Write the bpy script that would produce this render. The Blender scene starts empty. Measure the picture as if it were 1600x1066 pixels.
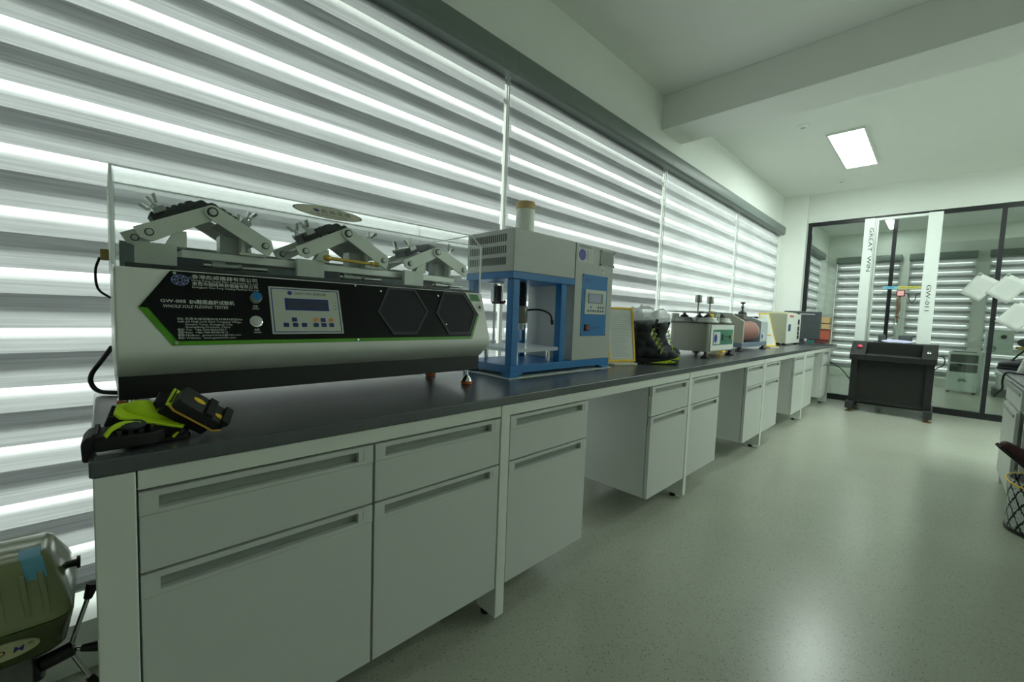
import bpy, bmesh, math, random
from mathutils import Vector, Matrix
random.seed(7)
scene = bpy.context.scene
COL = scene.collection
PI = math.pi

# ---------------------------------------------------------------- camera
YAW, PITCH, ROLL = math.radians(-45.5107), math.radians(-3.8784), math.radians(2.0896)
def cam_axes():
    cy, sy, cp, sp, cr, sr = math.cos(YAW), math.sin(YAW), math.cos(PITCH), math.sin(PITCH), math.cos(ROLL), math.sin(ROLL)
    f = Vector((sy*cp, cy*cp, sp)); r = Vector((cy, -sy, 0)); u = r.cross(f)
    return cr*r + sr*u, -sr*r + cr*u, f
r_, u_, f_ = cam_axes()
cam = bpy.data.cameras.new('camera'); cam.sensor_width = 36; cam.sensor_fit = 'HORIZONTAL'
cam.lens = 652.16/1600*36; cam.clip_start = 0.02; cam.clip_end = 200
camo = bpy.data.objects.new('camera', cam); COL.objects.link(camo)
camo.matrix_world = Matrix(((r_.x, u_.x, -f_.x, 0), (r_.y, u_.y, -f_.y, 0), (r_.z, u_.z, -f_.z, 1.15), (0, 0, 0, 1)))
scene.camera = camo
# ---------------------------------------------------------------- daylight and exposure
wld = bpy.data.worlds.new('overcast_sky'); scene.world = wld; wld.use_nodes = True
bg = wld.node_tree.nodes['Background']; bg.inputs[0].default_value = (0.93, 1.0, 0.95, 1); bg.inputs[1].default_value = 2.75
scene.view_settings.view_transform = 'Standard'; scene.view_settings.look = 'None'
scene.view_settings.exposure = 0.0; scene.view_settings.gamma = 1.0; scene.view_settings.use_curve_mapping = False
scene.cycles.use_denoising = True
scene.cycles.max_bounces = 14; scene.cycles.diffuse_bounces = 7; scene.cycles.transparent_max_bounces = 24
scene.cycles.transmission_bounces = 10
scene.cycles.sample_clamp_indirect = 6
LAMP = 31.0     # emission of the ceiling panels

# ---------------------------------------------------------------- helpers: materials
def lin(c):
    return tuple((v/12.92 if v <= .04045 else ((v+.055)/1.055)**2.4) for v in (x/255 for x in c)) + (1,)
MATS = {}
def mat(name, rgb, rough=.5, metal=0., var=.05, scale=30., bump=0., spec=.5, coat=0., emit=0., stretch=None):
    if name in MATS: return MATS[name]
    m = bpy.data.materials.new(name); m.use_nodes = True; nt = m.node_tree; N = nt.nodes; L = nt.links
    b = N['Principled BSDF']; b.inputs['Roughness'].default_value = rough; b.inputs['Metallic'].default_value = metal
    b.inputs['Specular IOR Level'].default_value = spec; b.inputs['Coat Weight'].default_value = coat
    c = lin(rgb); b.inputs['Base Color'].default_value = c
    if var or bump:
        tc = N.new('ShaderNodeTexCoord'); no = N.new('ShaderNodeTexNoise'); no.inputs['Scale'].default_value = scale; no.inputs['Detail'].default_value = 4
        src = tc.outputs['Object']
        if stretch:
            mp = N.new('ShaderNodeMapping'); mp.inputs['Scale'].default_value = stretch; L.new(src, mp.inputs[0]); src = mp.outputs[0]
        L.new(src, no.inputs['Vector'])
        if var:
            mx = N.new('ShaderNodeMix'); mx.data_type = 'RGBA'
            mx.inputs[6].default_value = tuple(v*(1-var) for v in c[:3])+(1,); mx.inputs[7].default_value = tuple(min(1, v*(1+var)) for v in c[:3])+(1,)
            L.new(no.outputs['Fac'], mx.inputs[0]); L.new(mx.outputs[2], b.inputs['Base Color'])
        if bump:
            bp = N.new('ShaderNodeBump'); bp.inputs['Strength'].default_value = bump; bp.inputs['Distance'].default_value = .002
            L.new(no.outputs['Fac'], bp.inputs['Height']); L.new(bp.outputs[0], b.inputs['Normal'])
    if emit:
        b.inputs['Emission Color'].default_value = c; b.inputs['Emission Strength'].default_value = emit
    MATS[name] = m; return m

def clear_mat(name, tint, ior, gloss_rough=0., edge=0.):
    """thin clear sheet: fresnel reflection over tinted see-through, optional milky share"""
    if name in MATS: return MATS[name]
    m = bpy.data.materials.new(name); m.use_nodes = True; nt = m.node_tree; N = nt.nodes; L = nt.links
    N.remove(N['Principled BSDF']); out = N['Material Output']
    tr = N.new('ShaderNodeBsdfTransparent'); tr.inputs[0].default_value = tint
    gl = N.new('ShaderNodeBsdfGlossy'); gl.inputs['Roughness'].default_value = gloss_rough
    lw = N.new('ShaderNodeLayerWeight'); lw.inputs[0].default_value = .5      # facing = 1-|cos|, the same from both sides
    pw = N.new('ShaderNodeMath'); pw.operation = 'POWER'; L.new(lw.outputs['Facing'], pw.inputs[0]); pw.inputs[1].default_value = 5
    r0 = ((ior-1)/(ior+1))**2
    fr = N.new('ShaderNodeMath'); fr.operation = 'MULTIPLY_ADD'; L.new(pw.outputs[0], fr.inputs[0]); fr.inputs[1].default_value = (1-r0)*.85; fr.inputs[2].default_value = r0
    mx = N.new('ShaderNodeMixShader'); L.new(fr.outputs[0], mx.inputs[0]); L.new(tr.outputs[0], mx.inputs[1]); L.new(gl.outputs[0], mx.inputs[2])
    last = mx
    if edge:
        df = N.new('ShaderNodeBsdfDiffuse'); df.inputs[0].default_value = (.95, .97, .96, 1)
        tl = N.new('ShaderNodeBsdfTranslucent'); tl.inputs[0].default_value = (.97, .99, .98, 1)
        ad = N.new('ShaderNodeMixShader'); L.new(df.outputs[0], ad.inputs[1]); L.new(tl.outputs[0], ad.inputs[2]); ad.inputs[0].default_value = .5
        m2 = N.new('ShaderNodeMixShader'); m2.inputs[0].default_value = edge; L.new(mx.outputs[0], m2.inputs[1]); L.new(ad.outputs[0], m2.inputs[2]); last = m2
    L.new(last.outputs[0], out.inputs[0]); MATS[name] = m; return m

PERIOD = .1743
def fabric_mat(name, ztop, a, b, solid_t, solid_d, sheer_clear, soft=.004):
    """banded blind cloth: woven band where the fraction below each bright edge lies in (a,b), open mesh elsewhere"""
    if name in MATS: return MATS[name]
    m = bpy.data.materials.new(name); m.use_nodes = True; nt = m.node_tree; N = nt.nodes; L = nt.links
    N.remove(N['Principled BSDF']); out = N['Material Output']
    def math_(op, x, y=None):
        n = N.new('ShaderNodeMath'); n.operation = op
        for i, v in enumerate((x, y)):
            if v is None: continue
            if isinstance(v, (int, float)): n.inputs[i].default_value = v
            else: L.new(v, n.inputs[i])
        return n.outputs[0]
    tc = N.new('ShaderNodeTexCoord'); sp = N.new('ShaderNodeSeparateXYZ'); L.new(tc.outputs['Object'], sp.inputs[0])
    t = math_('FRACT', math_('DIVIDE', math_('SUBTRACT', ztop+20*PERIOD, sp.outputs[2]), PERIOD))
    def edge(v, e, w):
        n = N.new('ShaderNodeMapRange'); n.interpolation_type = 'SMOOTHSTEP'; L.new(v, n.inputs[0]); n.inputs[1].default_value = e-w; n.inputs[2].default_value = e+w; return n.outputs[0]
    solid = math_('MULTIPLY', edge(t, a, soft), math_('SUBTRACT', 1.0, edge(t, b, .012)))
    mp = N.new('ShaderNodeMapping'); mp.inputs['Scale'].default_value = (2.5, 2.5, 150); L.new(tc.outputs['Object'], mp.inputs[0])
    no = N.new('ShaderNodeTexNoise'); no.inputs['Scale'].default_value = 1.; no.inputs['Detail'].default_value = 5; L.new(mp.outputs[0], no.inputs['Vector'])
    no2 = N.new('ShaderNodeTexNoise'); no2.inputs['Scale'].default_value = 1.3; L.new(tc.outputs['Object'], no2.inputs['Vector'])
    k = math_('ADD', math_('MULTIPLY', math_('SUBTRACT', no.outputs['Fac'], .5), 1.2), math_('MULTIPLY', math_('SUBTRACT', no2.outputs['Fac'], .5), .25))
    k = math_('ADD', k, 1.0)
    def scaled(col):
        v = N.new('ShaderNodeVectorMath'); v.operation = 'SCALE'; v.inputs[0].default_value = col; L.new(k, v.inputs['Scale']); return v.outputs[0]
    tl = N.new('ShaderNodeBsdfTranslucent'); L.new(scaled(tuple(solid_t*c for c in (.97, 1, 1.0))), tl.inputs[0])
    df = N.new('ShaderNodeBsdfDiffuse'); df.inputs[0].default_value = tuple(solid_d*c for c in (.97, 1, .99))+(1,)
    ad = N.new('ShaderNodeAddShader'); L.new(tl.outputs[0], ad.inputs[0]); L.new(df.outputs[0], ad.inputs[1])
    tr = N.new('ShaderNodeBsdfTransparent'); tr.inputs[0].default_value = (sheer_clear,)*3+(1,)
    tl2 = N.new('ShaderNodeBsdfTranslucent'); tl2.inputs[0].default_value = (.14, .145, .145, 1)
    ad2 = N.new('ShaderNodeAddShader'); L.new(tr.outputs[0], ad2.inputs[0]); L.new(tl2.outputs[0], ad2.inputs[1])
    mx = N.new('ShaderNodeMixShader'); L.new(solid, mx.inputs[0]); L.new(ad2.outputs[0], mx.inputs[1]); L.new(ad.outputs[0], mx.inputs[2])
    L.new(mx.outputs[0], out.inputs[0]); MATS[name] = m; return m

def floor_mat():
    m = bpy.data.materials.new('speckled_vinyl_floor'); m.use_nodes = True; nt = m.node_tree; N = nt.nodes; L = nt.links
    b = N['Principled BSDF']; b.inputs['Roughness'].default_value = .27; b.inputs['Specular IOR Level'].default_value = .5
    tc = N.new('ShaderNodeTexCoord')
    no = N.new('ShaderNodeTexNoise'); no.inputs['Scale'].default_value = 3; L.new(tc.outputs['Object'], no.inputs['Vector'])
    v = N.new('ShaderNodeTexVoronoi'); v.inputs['Scale'].default_value = 230; L.new(tc.outputs['Object'], v.inputs['Vector'])
    v2 = N.new('ShaderNodeTexVoronoi'); v2.inputs['Scale'].default_value = 170; L.new(tc.outputs['Object'], v2.inputs['Vector'])
    def ramp(src, stops):
        r = N.new('ShaderNodeValToRGB'); e = r.color_ramp.elements
        e[0].position, e[0].color = stops[0][0], stops[0][1]; e[1].position, e[1].color = stops[1][0], stops[1][1]
        for p, c in stops[2:]:
            q = e.new(p); q.color = c
        L.new(src, r.inputs[0]); return r.outputs[0]
    base = ramp(no.outputs['Fac'], [(.3, lin((163, 166, 153))), (.7, lin((167, 170, 156)))])
    sx = N.new('ShaderNodeSeparateXYZ'); L.new(v.outputs['Color'], sx.inputs[0])
    sx2 = N.new('ShaderNodeSeparateXYZ'); L.new(v2.outputs['Color'], sx2.inputs[0])
    def fleck(col, src, thr, colour):
        f1 = N.new('ShaderNodeMath'); f1.operation = 'GREATER_THAN'; L.new(src.outputs[0], f1.inputs[0]); f1.inputs[1].default_value = thr
        return f1.outputs[0], colour
    cur = base
    for (vv, ss, thr, rad, c) in ((v, sx, .80, .34, lin((132, 136, 124))), (v2, sx2, .92, .36, lin((104, 108, 98))), (v2, sx2, None, .3, lin((194, 195, 180)))):
        g = N.new('ShaderNodeMath'); L.new(ss.outputs[0], g.inputs[0])
        if thr is None: g.operation = 'LESS_THAN'; g.inputs[1].default_value = .08
        else: g.operation = 'GREATER_THAN'; g.inputs[1].default_value = thr
        d = N.new('ShaderNodeMath'); d.operation = 'LESS_THAN'; L.new(vv.outputs['Distance'], d.inputs[0]); d.inputs[1].default_value = rad
        a = N.new('ShaderNodeMath'); a.operation = 'MULTIPLY'; L.new(g.outputs[0], a.inputs[0]); L.new(d.outputs[0], a.inputs[1])
        mx = N.new('ShaderNodeMix'); mx.data_type = 'RGBA'; L.new(a.outputs[0], mx.inputs[0]); L.new(cur, mx.inputs[6]); mx.inputs[7].default_value = c
        cur = mx.outputs[2]
    L.new(cur, b.inputs['Base Color'])
    return m

WHITE = mat('white_wall_paint', (238, 241, 236), .6, var=.02, scale=8)
CEIL = mat('ceiling_paint', (238, 241, 236), .7, var=.02, scale=6)
CAB = mat('pale_grey_cabinet_enamel', (200, 204, 199), .38, var=.015, scale=12)
CABD = mat('grey_handle_recess', (150, 156, 148), .4, var=.03)
STEELW = mat('white_steel_frame', (222, 226, 219), .35, var=.015)
EPOXY = mat('black_epoxy_worktop', (82, 86, 89), .27, var=.12, scale=60, spec=.6)
BLACK = mat('black_plastic', (22, 23, 24), .4, var=.1)
BLACKM = mat('black_powder_coat', (24, 26, 26), .42, var=.08, scale=200, bump=.05)
FRAMEB = mat('black_aluminium_frame', (28, 31, 34), .35, var=.05)
GREYM = mat('grey_machine_paint', (176, 180, 174), .4, var=.03)
LGREY = mat('light_grey_machine_paint', (230, 233, 227), .38, var=.02)
BLUE = mat('blue_machine_paint', (26, 112, 176), .35, var=.05)
CHROME = mat('chrome', (215, 218, 216), .12, metal=1, var=.03)
STEEL = mat('brushed_steel', (170, 174, 172), .32, metal=1, var=.08, stretch=(1, 1, 30))
ALU = mat('satin_aluminium', (214, 218, 214), .36, metal=.45, var=.05)
DSTEEL = mat('dark_steel', (70, 72, 74), .38, metal=.8, var=.1)
RUBBER = mat('black_rubber', (20, 20, 21), .65, var=.15, scale=80, bump=.3)
SOLE = mat('dark_grey_sole_rubber', (52, 54, 56), .75, var=.2, scale=90, bump=.6)
LIME = mat('lime_green_foam', (194, 226, 30), .6, var=.08, scale=60, bump=.2)
GREEN = mat('leaf_green_trim', (86, 158, 34), .4, var=.05)
YELLOW = mat('yellow_plastic', (238, 196, 44), .45, var=.06)
ORANGE = mat('orange_rubber', (206, 100, 40), .5, var=.1)
PAPER = mat('white_paper', (208, 212, 208), .7, var=.03, scale=18)
INK = mat('black_ink', (36, 40, 44), .6, var=0)
INKW = mat('white_ink', (225, 232, 226), .5, var=0)
INKB = mat('blue_ink', (40, 56, 140), .5, var=0)
PURPLE = mat('violet_sticker', (58, 56, 160), .4, var=.1)
LEATHER = mat('black_textile_leather', (22, 25, 31), .62, var=.2, scale=120, bump=.4)
LEATHG = mat('charcoal_suede', (58, 62, 66), .8, var=.15, scale=150, bump=.4)
GLASS = clear_mat('partition_glass', (.86, .90, .87, 1), 1.85)
ACRYL = clear_mat('clear_acrylic', (.975, .985, .98, 1), 1.28)
ACRYLE = clear_mat('milky_acrylic_edge', (.96, .98, .97, 1), 1.45, edge=.7)
BAG = clear_mat('crinkled_clear_plastic', (.74, .76, .75, 1), 1.7, gloss_rough=.10, edge=.2)
WINGLASS = clear_mat('window_glass', (.95, .97, .96, 1), 1.45)

# ---------------------------------------------------------------- helpers: geometry
def BM(): return bmesh.new()
def box(bm, x0, x1, y0, y1, z0, z1):
    x0, x1 = min(x0, x1), max(x0, x1); y0, y1 = min(y0, y1), max(y0, y1); z0, z1 = min(z0, z1), max(z0, z1)
    v = [bm.verts.new(p) for p in ((x0,y0,z0),(x1,y0,z0),(x1,y1,z0),(x0,y1,z0),(x0,y0,z1),(x1,y0,z1),(x1,y1,z1),(x0,y1,z1))]
    for f in ((0,3,2,1),(4,5,6,7),(0,1,5,4),(1,2,6,5),(2,3,7,6),(3,0,4,7)): bm.faces.new([v[i] for i in f])
    return bm
def obox(bm, c, ax, ay, az, hx, hy, hz):
    """box with its own axes"""
    c = Vector(c); ax, ay, az = Vector(ax).normalized()*hx, Vector(ay).normalized()*hy, Vector(az).normalized()*hz
    v = [bm.verts.new(c+sx*ax+sy*ay+sz*az) for sz in (-1, 1) for sx, sy in ((-1,-1),(1,-1),(1,1),(-1,1))]
    for f in ((0,3,2,1),(4,5,6,7),(0,1,5,4),(1,2,6,5),(2,3,7,6),(3,0,4,7)): bm.faces.new([v[i] for i in f])
    return bm
def frame_of(d):
    d = Vector(d).normalized(); a = Vector((0,0,1)) if abs(d.z) < .9 else Vector((1,0,0))
    u = d.cross(a).normalized(); return u, d.cross(u).normalized(), d
def cyl(bm, p0, p1, r0, r1=None, seg=20, caps=True):
    p0, p1 = Vector(p0), Vector(p1); r1 = r0 if r1 is None else r1
    u, w, _ = frame_of(p1-p0); R = []
    for p, r in ((p0, r0), (p1, r1)):
        R.append([bm.verts.new(p+u*(r*math.cos(2*PI*i/seg))+w*(r*math.sin(2*PI*i/seg))) for i in range(seg)])
    for i in range(seg): bm.faces.new((R[0][i], R[0][(i+1)%seg], R[1][(i+1)%seg], R[1][i]))
    if caps: bm.faces.new(R[0][::-1]); bm.faces.new(R[1])
    return bm
def tube(bm, pts, r, seg=8, smooth_n=6):
    """round cord along a smoothed path"""
    P = [Vector(p) for p in pts]
    if smooth_n and len(P) > 2:
        Q = []
        E = [2*P[0]-P[1]]+P+[2*P[-1]-P[-2]]
        for i in range(1, len(E)-2):
            a, b, c, d = E[i-1:i+3]
            for k in range(smooth_n):
                t = k/smooth_n
                Q.append(.5*((2*b)+(c-a)*t+(2*a-5*b+4*c-d)*t*t+(3*b-a-3*c+d)*t**3))
        P = Q+[P[-1]]
    rings = []; u = None
    for i, p in enumerate(P):
        d = (P[min(i+1, len(P)-1)]-P[max(i-1, 0)]).normalized()
        if u is None: u, w, _ = frame_of(d)
        else:
            u = (u-d*u.dot(d)).normalized(); w = d.cross(u)
        rr = r(i/(len(P)-1)) if callable(r) else r
        rings.append([bm.verts.new(p+u*(rr*math.cos(2*PI*k/seg))+w*(rr*math.sin(2*PI*k/seg))) for k in range(seg)])
    for a, b in zip(rings, rings[1:]):
        for k in range(seg): bm.faces.new((a[k], a[(k+1)%seg], b[(k+1)%seg], b[k]))
    bm.faces.new(rings[0][::-1]); bm.faces.new(rings[-1]); return bm
def prism(bm, poly, vec):
    vec = Vector(vec); a = [bm.verts.new(Vector(p)) for p in poly]; b = [bm.verts.new(Vector(p)+vec) for p in poly]
    n = len(a)
    for i in range(n): bm.faces.new((a[i], a[(i+1)%n], b[(i+1)%n], b[i]))
    bm.faces.new(a[::-1]); bm.faces.new(b); return bm
def lathe(bm, prof, c, axis=(0,0,1), seg=24):
    """profile of (radius, height along axis)"""
    c = Vector(c); u, w, d = frame_of(axis); rings = []
    for r, h in prof:
        r = max(r, 1e-5)
        rings.append([bm.verts.new(c+d*h+u*(r*math.cos(2*PI*i/seg))+w*(r*math.sin(2*PI*i/seg))) for i in range(seg)])
    for a, b in zip(rings, rings[1:]):
        for i in range(seg): bm.faces.new((a[i], a[(i+1)%seg], b[(i+1)%seg], b[i]))
    bm.faces.new(rings[0][::-1]); bm.faces.new(rings[-1]); return bm
def ell(bm, c, r, rot=None, seg=16):
    M = Matrix.Translation(Vector(c)) @ (rot.to_4x4() if rot else Matrix.Identity(4)) @ Matrix.Diagonal((r[0], r[1], r[2], 1))
    bmesh.ops.create_uvsphere(bm, u_segments=seg, v_segments=max(6, seg//2), radius=1, matrix=M); return bm
def rpoly(w, h, r, n=4, cx=0, cy=0):
    """rounded rectangle outline as 2-D points"""
    out = []
    for (sx, sy, a0) in ((1,1,0),(-1,1,90),(-1,-1,180),(1,-1,270)):
        for k in range(n+1):
            a = math.radians(a0+90*k/n); out.append((cx+sx*(w/2-r)+r*math.cos(a), cy+sy*(h/2-r)+r*math.sin(a)))
    return out
def ngon(bm, pts, thick_vec): return prism(bm, pts, thick_vec)

def root_of(o):
    while o.parent: o = o.parent
    return o
def obj(name, bm, m, parent=None, bevel=0., smooth=35, local=False, mods=None):
    """link ONE mesh object; geometry is given in world space unless local (then in the thing's own space)"""
    bmesh.ops.recalc_face_normals(bm, faces=bm.faces)
    if parent is not None: off = Vector((0,0,0)) if local else root_of(parent).location.copy()
    else:
        xs = [v.co for v in bm.verts]
        off = Vector(((min(v.x for v in xs)+max(v.x for v in xs))/2, (min(v.y for v in xs)+max(v.y for v in xs))/2, min(v.z for v in xs)))
    for v in bm.verts: v.co -= off
    me = bpy.data.meshes.new(name); bm.to_mesh(me); bm.free()
    for p in me.polygons: p.use_smooth = True
    me.set_sharp_from_angle(angle=math.radians(smooth))
    for mm in (m if isinstance(m, (list, tuple)) else [m]): me.materials.append(mm)
    o = bpy.data.objects.new(name, me); COL.objects.link(o)
    if parent is not None: o.parent = parent
    else: o.location = off
    if bevel:
        b = o.modifiers.new('bevel', 'BEVEL'); b.width = bevel; b.segments = 2; b.limit_method = 'ANGLE'; b.angle_limit = math.radians(40); b.harden_normals = True
    if mods: mods(o)
    return o
def tag(o, label, cat, group=None, kind=None):
    o['label'] = label; o['category'] = cat
    if group: o['group'] = group
    if kind: o['kind'] = kind
    return o
def thing(name, loc, label, cat, group=None, rotz=0.):
    o = bpy.data.objects.new(name, None); o.empty_display_size = .05; COL.objects.link(o)
    o.location = loc; o.rotation_euler = (0, 0, rotz); return tag(o, label, cat, group)
def struct(name, bm, m, parent=None, **k):
    o = obj(name, bm, m, parent, **k)
    if parent is None: o['kind'] = 'structure'
    return o
def dup(root, loc, rotz=0., label=None, group=None):
    c = root.copy(); COL.objects.link(c); c.location = loc; c.rotation_euler = (0, 0, rotz)
    if label: c['label'] = label
    if group: c['group'] = group
    for ch in root.children:
        d = ch.copy(); COL.objects.link(d); d.parent = c
        for g in ch.children:
            e = g.copy(); COL.objects.link(e); e.parent = d
    return c
def remesh(vox, it=6, fac=.5):
    def f(o):
        r = o.modifiers.new('merge', 'REMESH'); r.mode = 'VOXEL'; r.voxel_size = vox; r.use_smooth_shade = True
        s = o.modifiers.new('relax', 'SMOOTH'); s.iterations = it; s.factor = fac
    return f
_fc = bpy.data.curves.new('glyphs', 'FONT'); _fo = bpy.data.objects.new('glyphs', _fc); COL.objects.link(_fo)
def text(bm, s, o, u, v, height, width=None, center=False, shear=0., bold=0.):
    """append flat lettering: lower left corner o, reading along u, up along v; height = cap height"""
    _fc.body = s; _fc.size = 1.; _fc.shear = shear; _fc.offset = bold; _fc.resolution_u = 2
    bpy.context.view_layer.update()
    me = bpy.data.meshes.new_from_object(_fo.evaluated_get(bpy.context.evaluated_depsgraph_get()))
    if not me.vertices: return
    xs = [p.co.x for p in me.vertices]; x0, x1 = min(xs), max(xs)
    k = height/.7; kx = k if width is None else width/max(1e-6, x1-x0)
    o, u, v = Vector(o), Vector(u).normalized(), Vector(v).normalized()
    sh = -(x0+x1)/2 if center else -x0
    vs = [bm.verts.new(o+u*((p.co.x+sh)*kx)+v*(p.co.y*k)) for p in me.vertices]
    for p in me.polygons:
        try: bm.faces.new([vs[i] for i in p.vertices])
        except ValueError: pass
    bpy.data.meshes.remove(me)
X, Y, Z = Vector((1,0,0)), Vector((0,1,0)), Vector((0,0,1))
# ================================================================ THE SETTING
CZ = 3.16
bm = BM(); box(bm, -2.12, 3.5, -2.7, 12.2, -.1, 0); struct('floor', bm, floor_mat())
bm = BM(); box(bm, -2.12, 3.5, -2.7, 12.2, CZ, CZ+.1); struct('ceiling', bm, CEIL)
SILLZ, HEADZ = .148, 2.50
bm = BM()
box(bm, -2.12, -1.90, -2.7, 12.2, HEADZ, CZ)                       # lintel
box(bm, -2.12, -1.78, -2.7, 7.9, 0, SILLZ)                         # low wall with sill
box(bm, -2.12, -1.90, -2.7, -.62, SILLZ, HEADZ)
box(bm, -2.12, -1.90, 7.72, 8.5, SILLZ, HEADZ)
box(bm, -2.12, -1.90, 7.9, 12.2, 0, SILLZ)
box(bm, -2.12, -1.90, 11.1, 12.2, SILLZ, HEADZ)
struct('wall_left', bm, WHITE)
bm = BM(); box(bm, 3.4, 3.5, -2.7, 12.2, 0, CZ); struct('wall_right', bm, WHITE)
bm = BM(); box(bm, -1.9, 3.4, -2.7, -2.6, 0, CZ); struct('wall_back', bm, WHITE)
bm = BM(); box(bm, -1.9, 3.4, 8.0, 8.12, 2.73, CZ); box(bm, -1.9, -1.56, 7.9, 8.12, 0, CZ); struct('wall_far', bm, WHITE)
bm = BM(); box(bm, -1.9, 3.4, 3.68, 4.10, 2.86, CZ); struct('trim_1', bm, CEIL, bevel=.004)
bm = BM(); box(bm, -1.78, -1.765, -2.6, 7.9, 0, .075); struct('baseboard_left', bm, STEELW, bevel=.003)
# room beyond the partition
bm = BM()
BACKW = [(-1.72, -.64), (-.52, .42), (.58, 1.85)]
box(bm, -1.9, 3.4, 12.0, 12.2, 2.60, CZ); box(bm, -1.9, 3.4, 12.0, 12.2, 0, .15)
ed = [-1.9]+[v for w in BACKW for v in w]+[3.4]
for i in range(0, len(ed), 2): box(bm, ed[i], ed[i+1], 12.0, 12.2, .15, 2.60)
struct('wall_next', bm, WHITE)

def window(n, y0, y1, z0, z1):
    bm = BM(); t = .022; xa, xb = -2.09, -2.04
    box(bm, xa, xb, y0, y0+t, z0, z1); box(bm, xa, xb, y1-t, y1, z0, z1)
    box(bm, xa, xb, y0+t, y1-t, z0, z0+t); box(bm, xa, xb, y0+t, y1-t, z1-t, z1)
    o = struct('window_%d' % n, bm, STEELW)
    bm = BM(); box(bm, -2.068, -2.062, y0+t-.005, y1-t+.005, z0+t-.005, z1-t+.005); obj('pane', bm, WINGLASS, o)
YB = [-.62, 1.905, 4.10, 6.28, 7.72]
for i in range(4): window(i+1, YB[i], YB[i+1], SILLZ, HEADZ)
window(5, 8.5, 11.1, SILLZ, HEADZ)
for i, (a, b) in enumerate(BACKW):
    bm = BM(); t = .045; ya, yb = 12.12, 12.17
    box(bm, a, a+t, ya, yb, .15, 2.6); box(bm, b-t, b, ya, yb, .15, 2.6); box(bm, a+t, b-t, ya, yb, .15, .15+t); box(bm, a+t, b-t, ya, yb, 2.6-t, 2.6)
    o = struct('window_%d' % (6+i), bm, STEELW)
    bm = BM(); box(bm, a+t-.005, b-t+.005, 12.14, 12.146, .15+t, 2.6-t); obj('pane', bm, WINGLASS, o)
# black framed glass partition
PY0, PY1 = 8.03, 8.08
MUL = [-.53, .47, 1.5, 2.5]
bm = BM()
box(bm, -1.56, -1.505, PY0, PY1, 0, 2.73); box(bm, -1.505, 3.4, PY0, PY1, 2.675, 2.73); box(bm, -1.505, 3.4, PY0, PY1, 0, .085)
for x in MUL: box(bm, x-.022, x+.022, PY0, PY1, .085, 2.675)
part_o = struct('window_9', bm, FRAMEB, bevel=.002)
edges = [-1.505]+[v for x in MUL for v in (x-.022, x+.022)]+[3.4]
for i in range(0, len(edges), 2):
    bm = BM(); box(bm, edges[i]-.005, edges[i+1]+.005, 8.05, 8.06, .08, 2.68); obj('pane', bm, GLASS, part_o)

# ================================================================ BLINDS
FRONTF = fabric_mat('banded_blind_cloth_front', 1.924, .42, 1.02, .25, .10, .78)
BACKF = fabric_mat('banded_blind_cloth_back', 1.924, .115, .735, .265, .06, .78, .11)
CASS = mat('grey_blind_cassette', (112, 122, 118), .45, var=.04)
RAIL = mat('grey_blind_rail', (140, 148, 144), .4, metal=.3, var=.04)
FRONTP = fabric_mat('pale_blind_cloth_front', 1.924, .42, 1.02, .36, .2, .78)
BACKP = fabric_mat('pale_blind_cloth_back', 1.924, .115, .72, .40, .12, .78, .11)
def blind(loc, w, rotz, label, group, pale=False):
    """hangs in its own space: width along local y, window at -x"""
    t = thing('roller_blind', loc, label, 'window blind', group, rotz)
    h0, h1 = -w/2, w/2
    prof = [(-.02, 2.52), (.070, 2.52), (.088, 2.535), (.092, 2.56), (.092, 2.62), (.084, 2.645), (.066, 2.655), (-.02, 2.655)]
    bm = BM(); prism(bm, [(x, h0-.0195, z) for x, z in prof], (0, w+.039, 0)); obj('cassette', bm, CASS, t, local=True, bevel=.002)
    for nm, x, m, z0 in (('front_cloth', 0., FRONTP if pale else FRONTF, .222), ('rear_cloth', -.009, BACKP if pale else BACKF, .222)):
        bm = BM(); v = [bm.verts.new(p) for p in ((x, h0, z0), (x, h1, z0), (x, h1, 2.525), (x, h0, 2.525))]; bm.faces.new(v)
        obj(nm, bm, m, t, local=True)
    bm = BM(); prism(bm, [(a-.008, h0-.002, b+.211) for a, b in rpoly(.026, .03, .010)], (0, w+.004, 0)); obj('bottom_rail', bm, RAIL, t, local=True)
    bm = BM(); tube(bm, [(.012, h1+.011, 2.52), (.012, h1+.011, .62)], .0035, 6, 0); tube(bm, [(.030, h1+.011, 2.52), (.030, h1+.011, .62)], .0035, 6, 0)
    obj('pull_chain', bm, ALU, t, local=True)
    return t
BG = 'zebra blinds on the left window wall'
blind((-1.88, .551, 0), 2.322, 0, 'grey banded zebra blind nearest the camera, behind the whole sole flexing tester', BG)
blind((-1.88, 2.737, 0), 1.970, 0, 'grey banded zebra blind behind the blue framed press and the boots', BG)
blind((-1.88, 4.7385, 0), 1.953, 0, 'paler banded zebra blind behind the abrasion machines, third along the window wall', BG, True)
blind((-1.88, 6.712, 0), 1.915, 0, 'pale banded zebra blind at the far end of the window wall beside the white pier', BG, True)
BG2 = 'zebra blinds in the room beyond the glass'
blind((-1.88, 9.8, 0), 2.5, 0, 'banded blind on the left wall of the room beyond the glass partition', BG2)
for (a, b), lb in zip(BACKW, ('banded blind beyond the glass, left of the tall tester on the far back wall',
        'banded blind beyond the glass, seen between and right of the white tester columns',
        'banded blind beyond the glass, behind the pinned papers at right')):
    blind(((a+b)/2, 11.97, 0), b-a-.03, -PI/2, lb, BG2)

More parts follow.
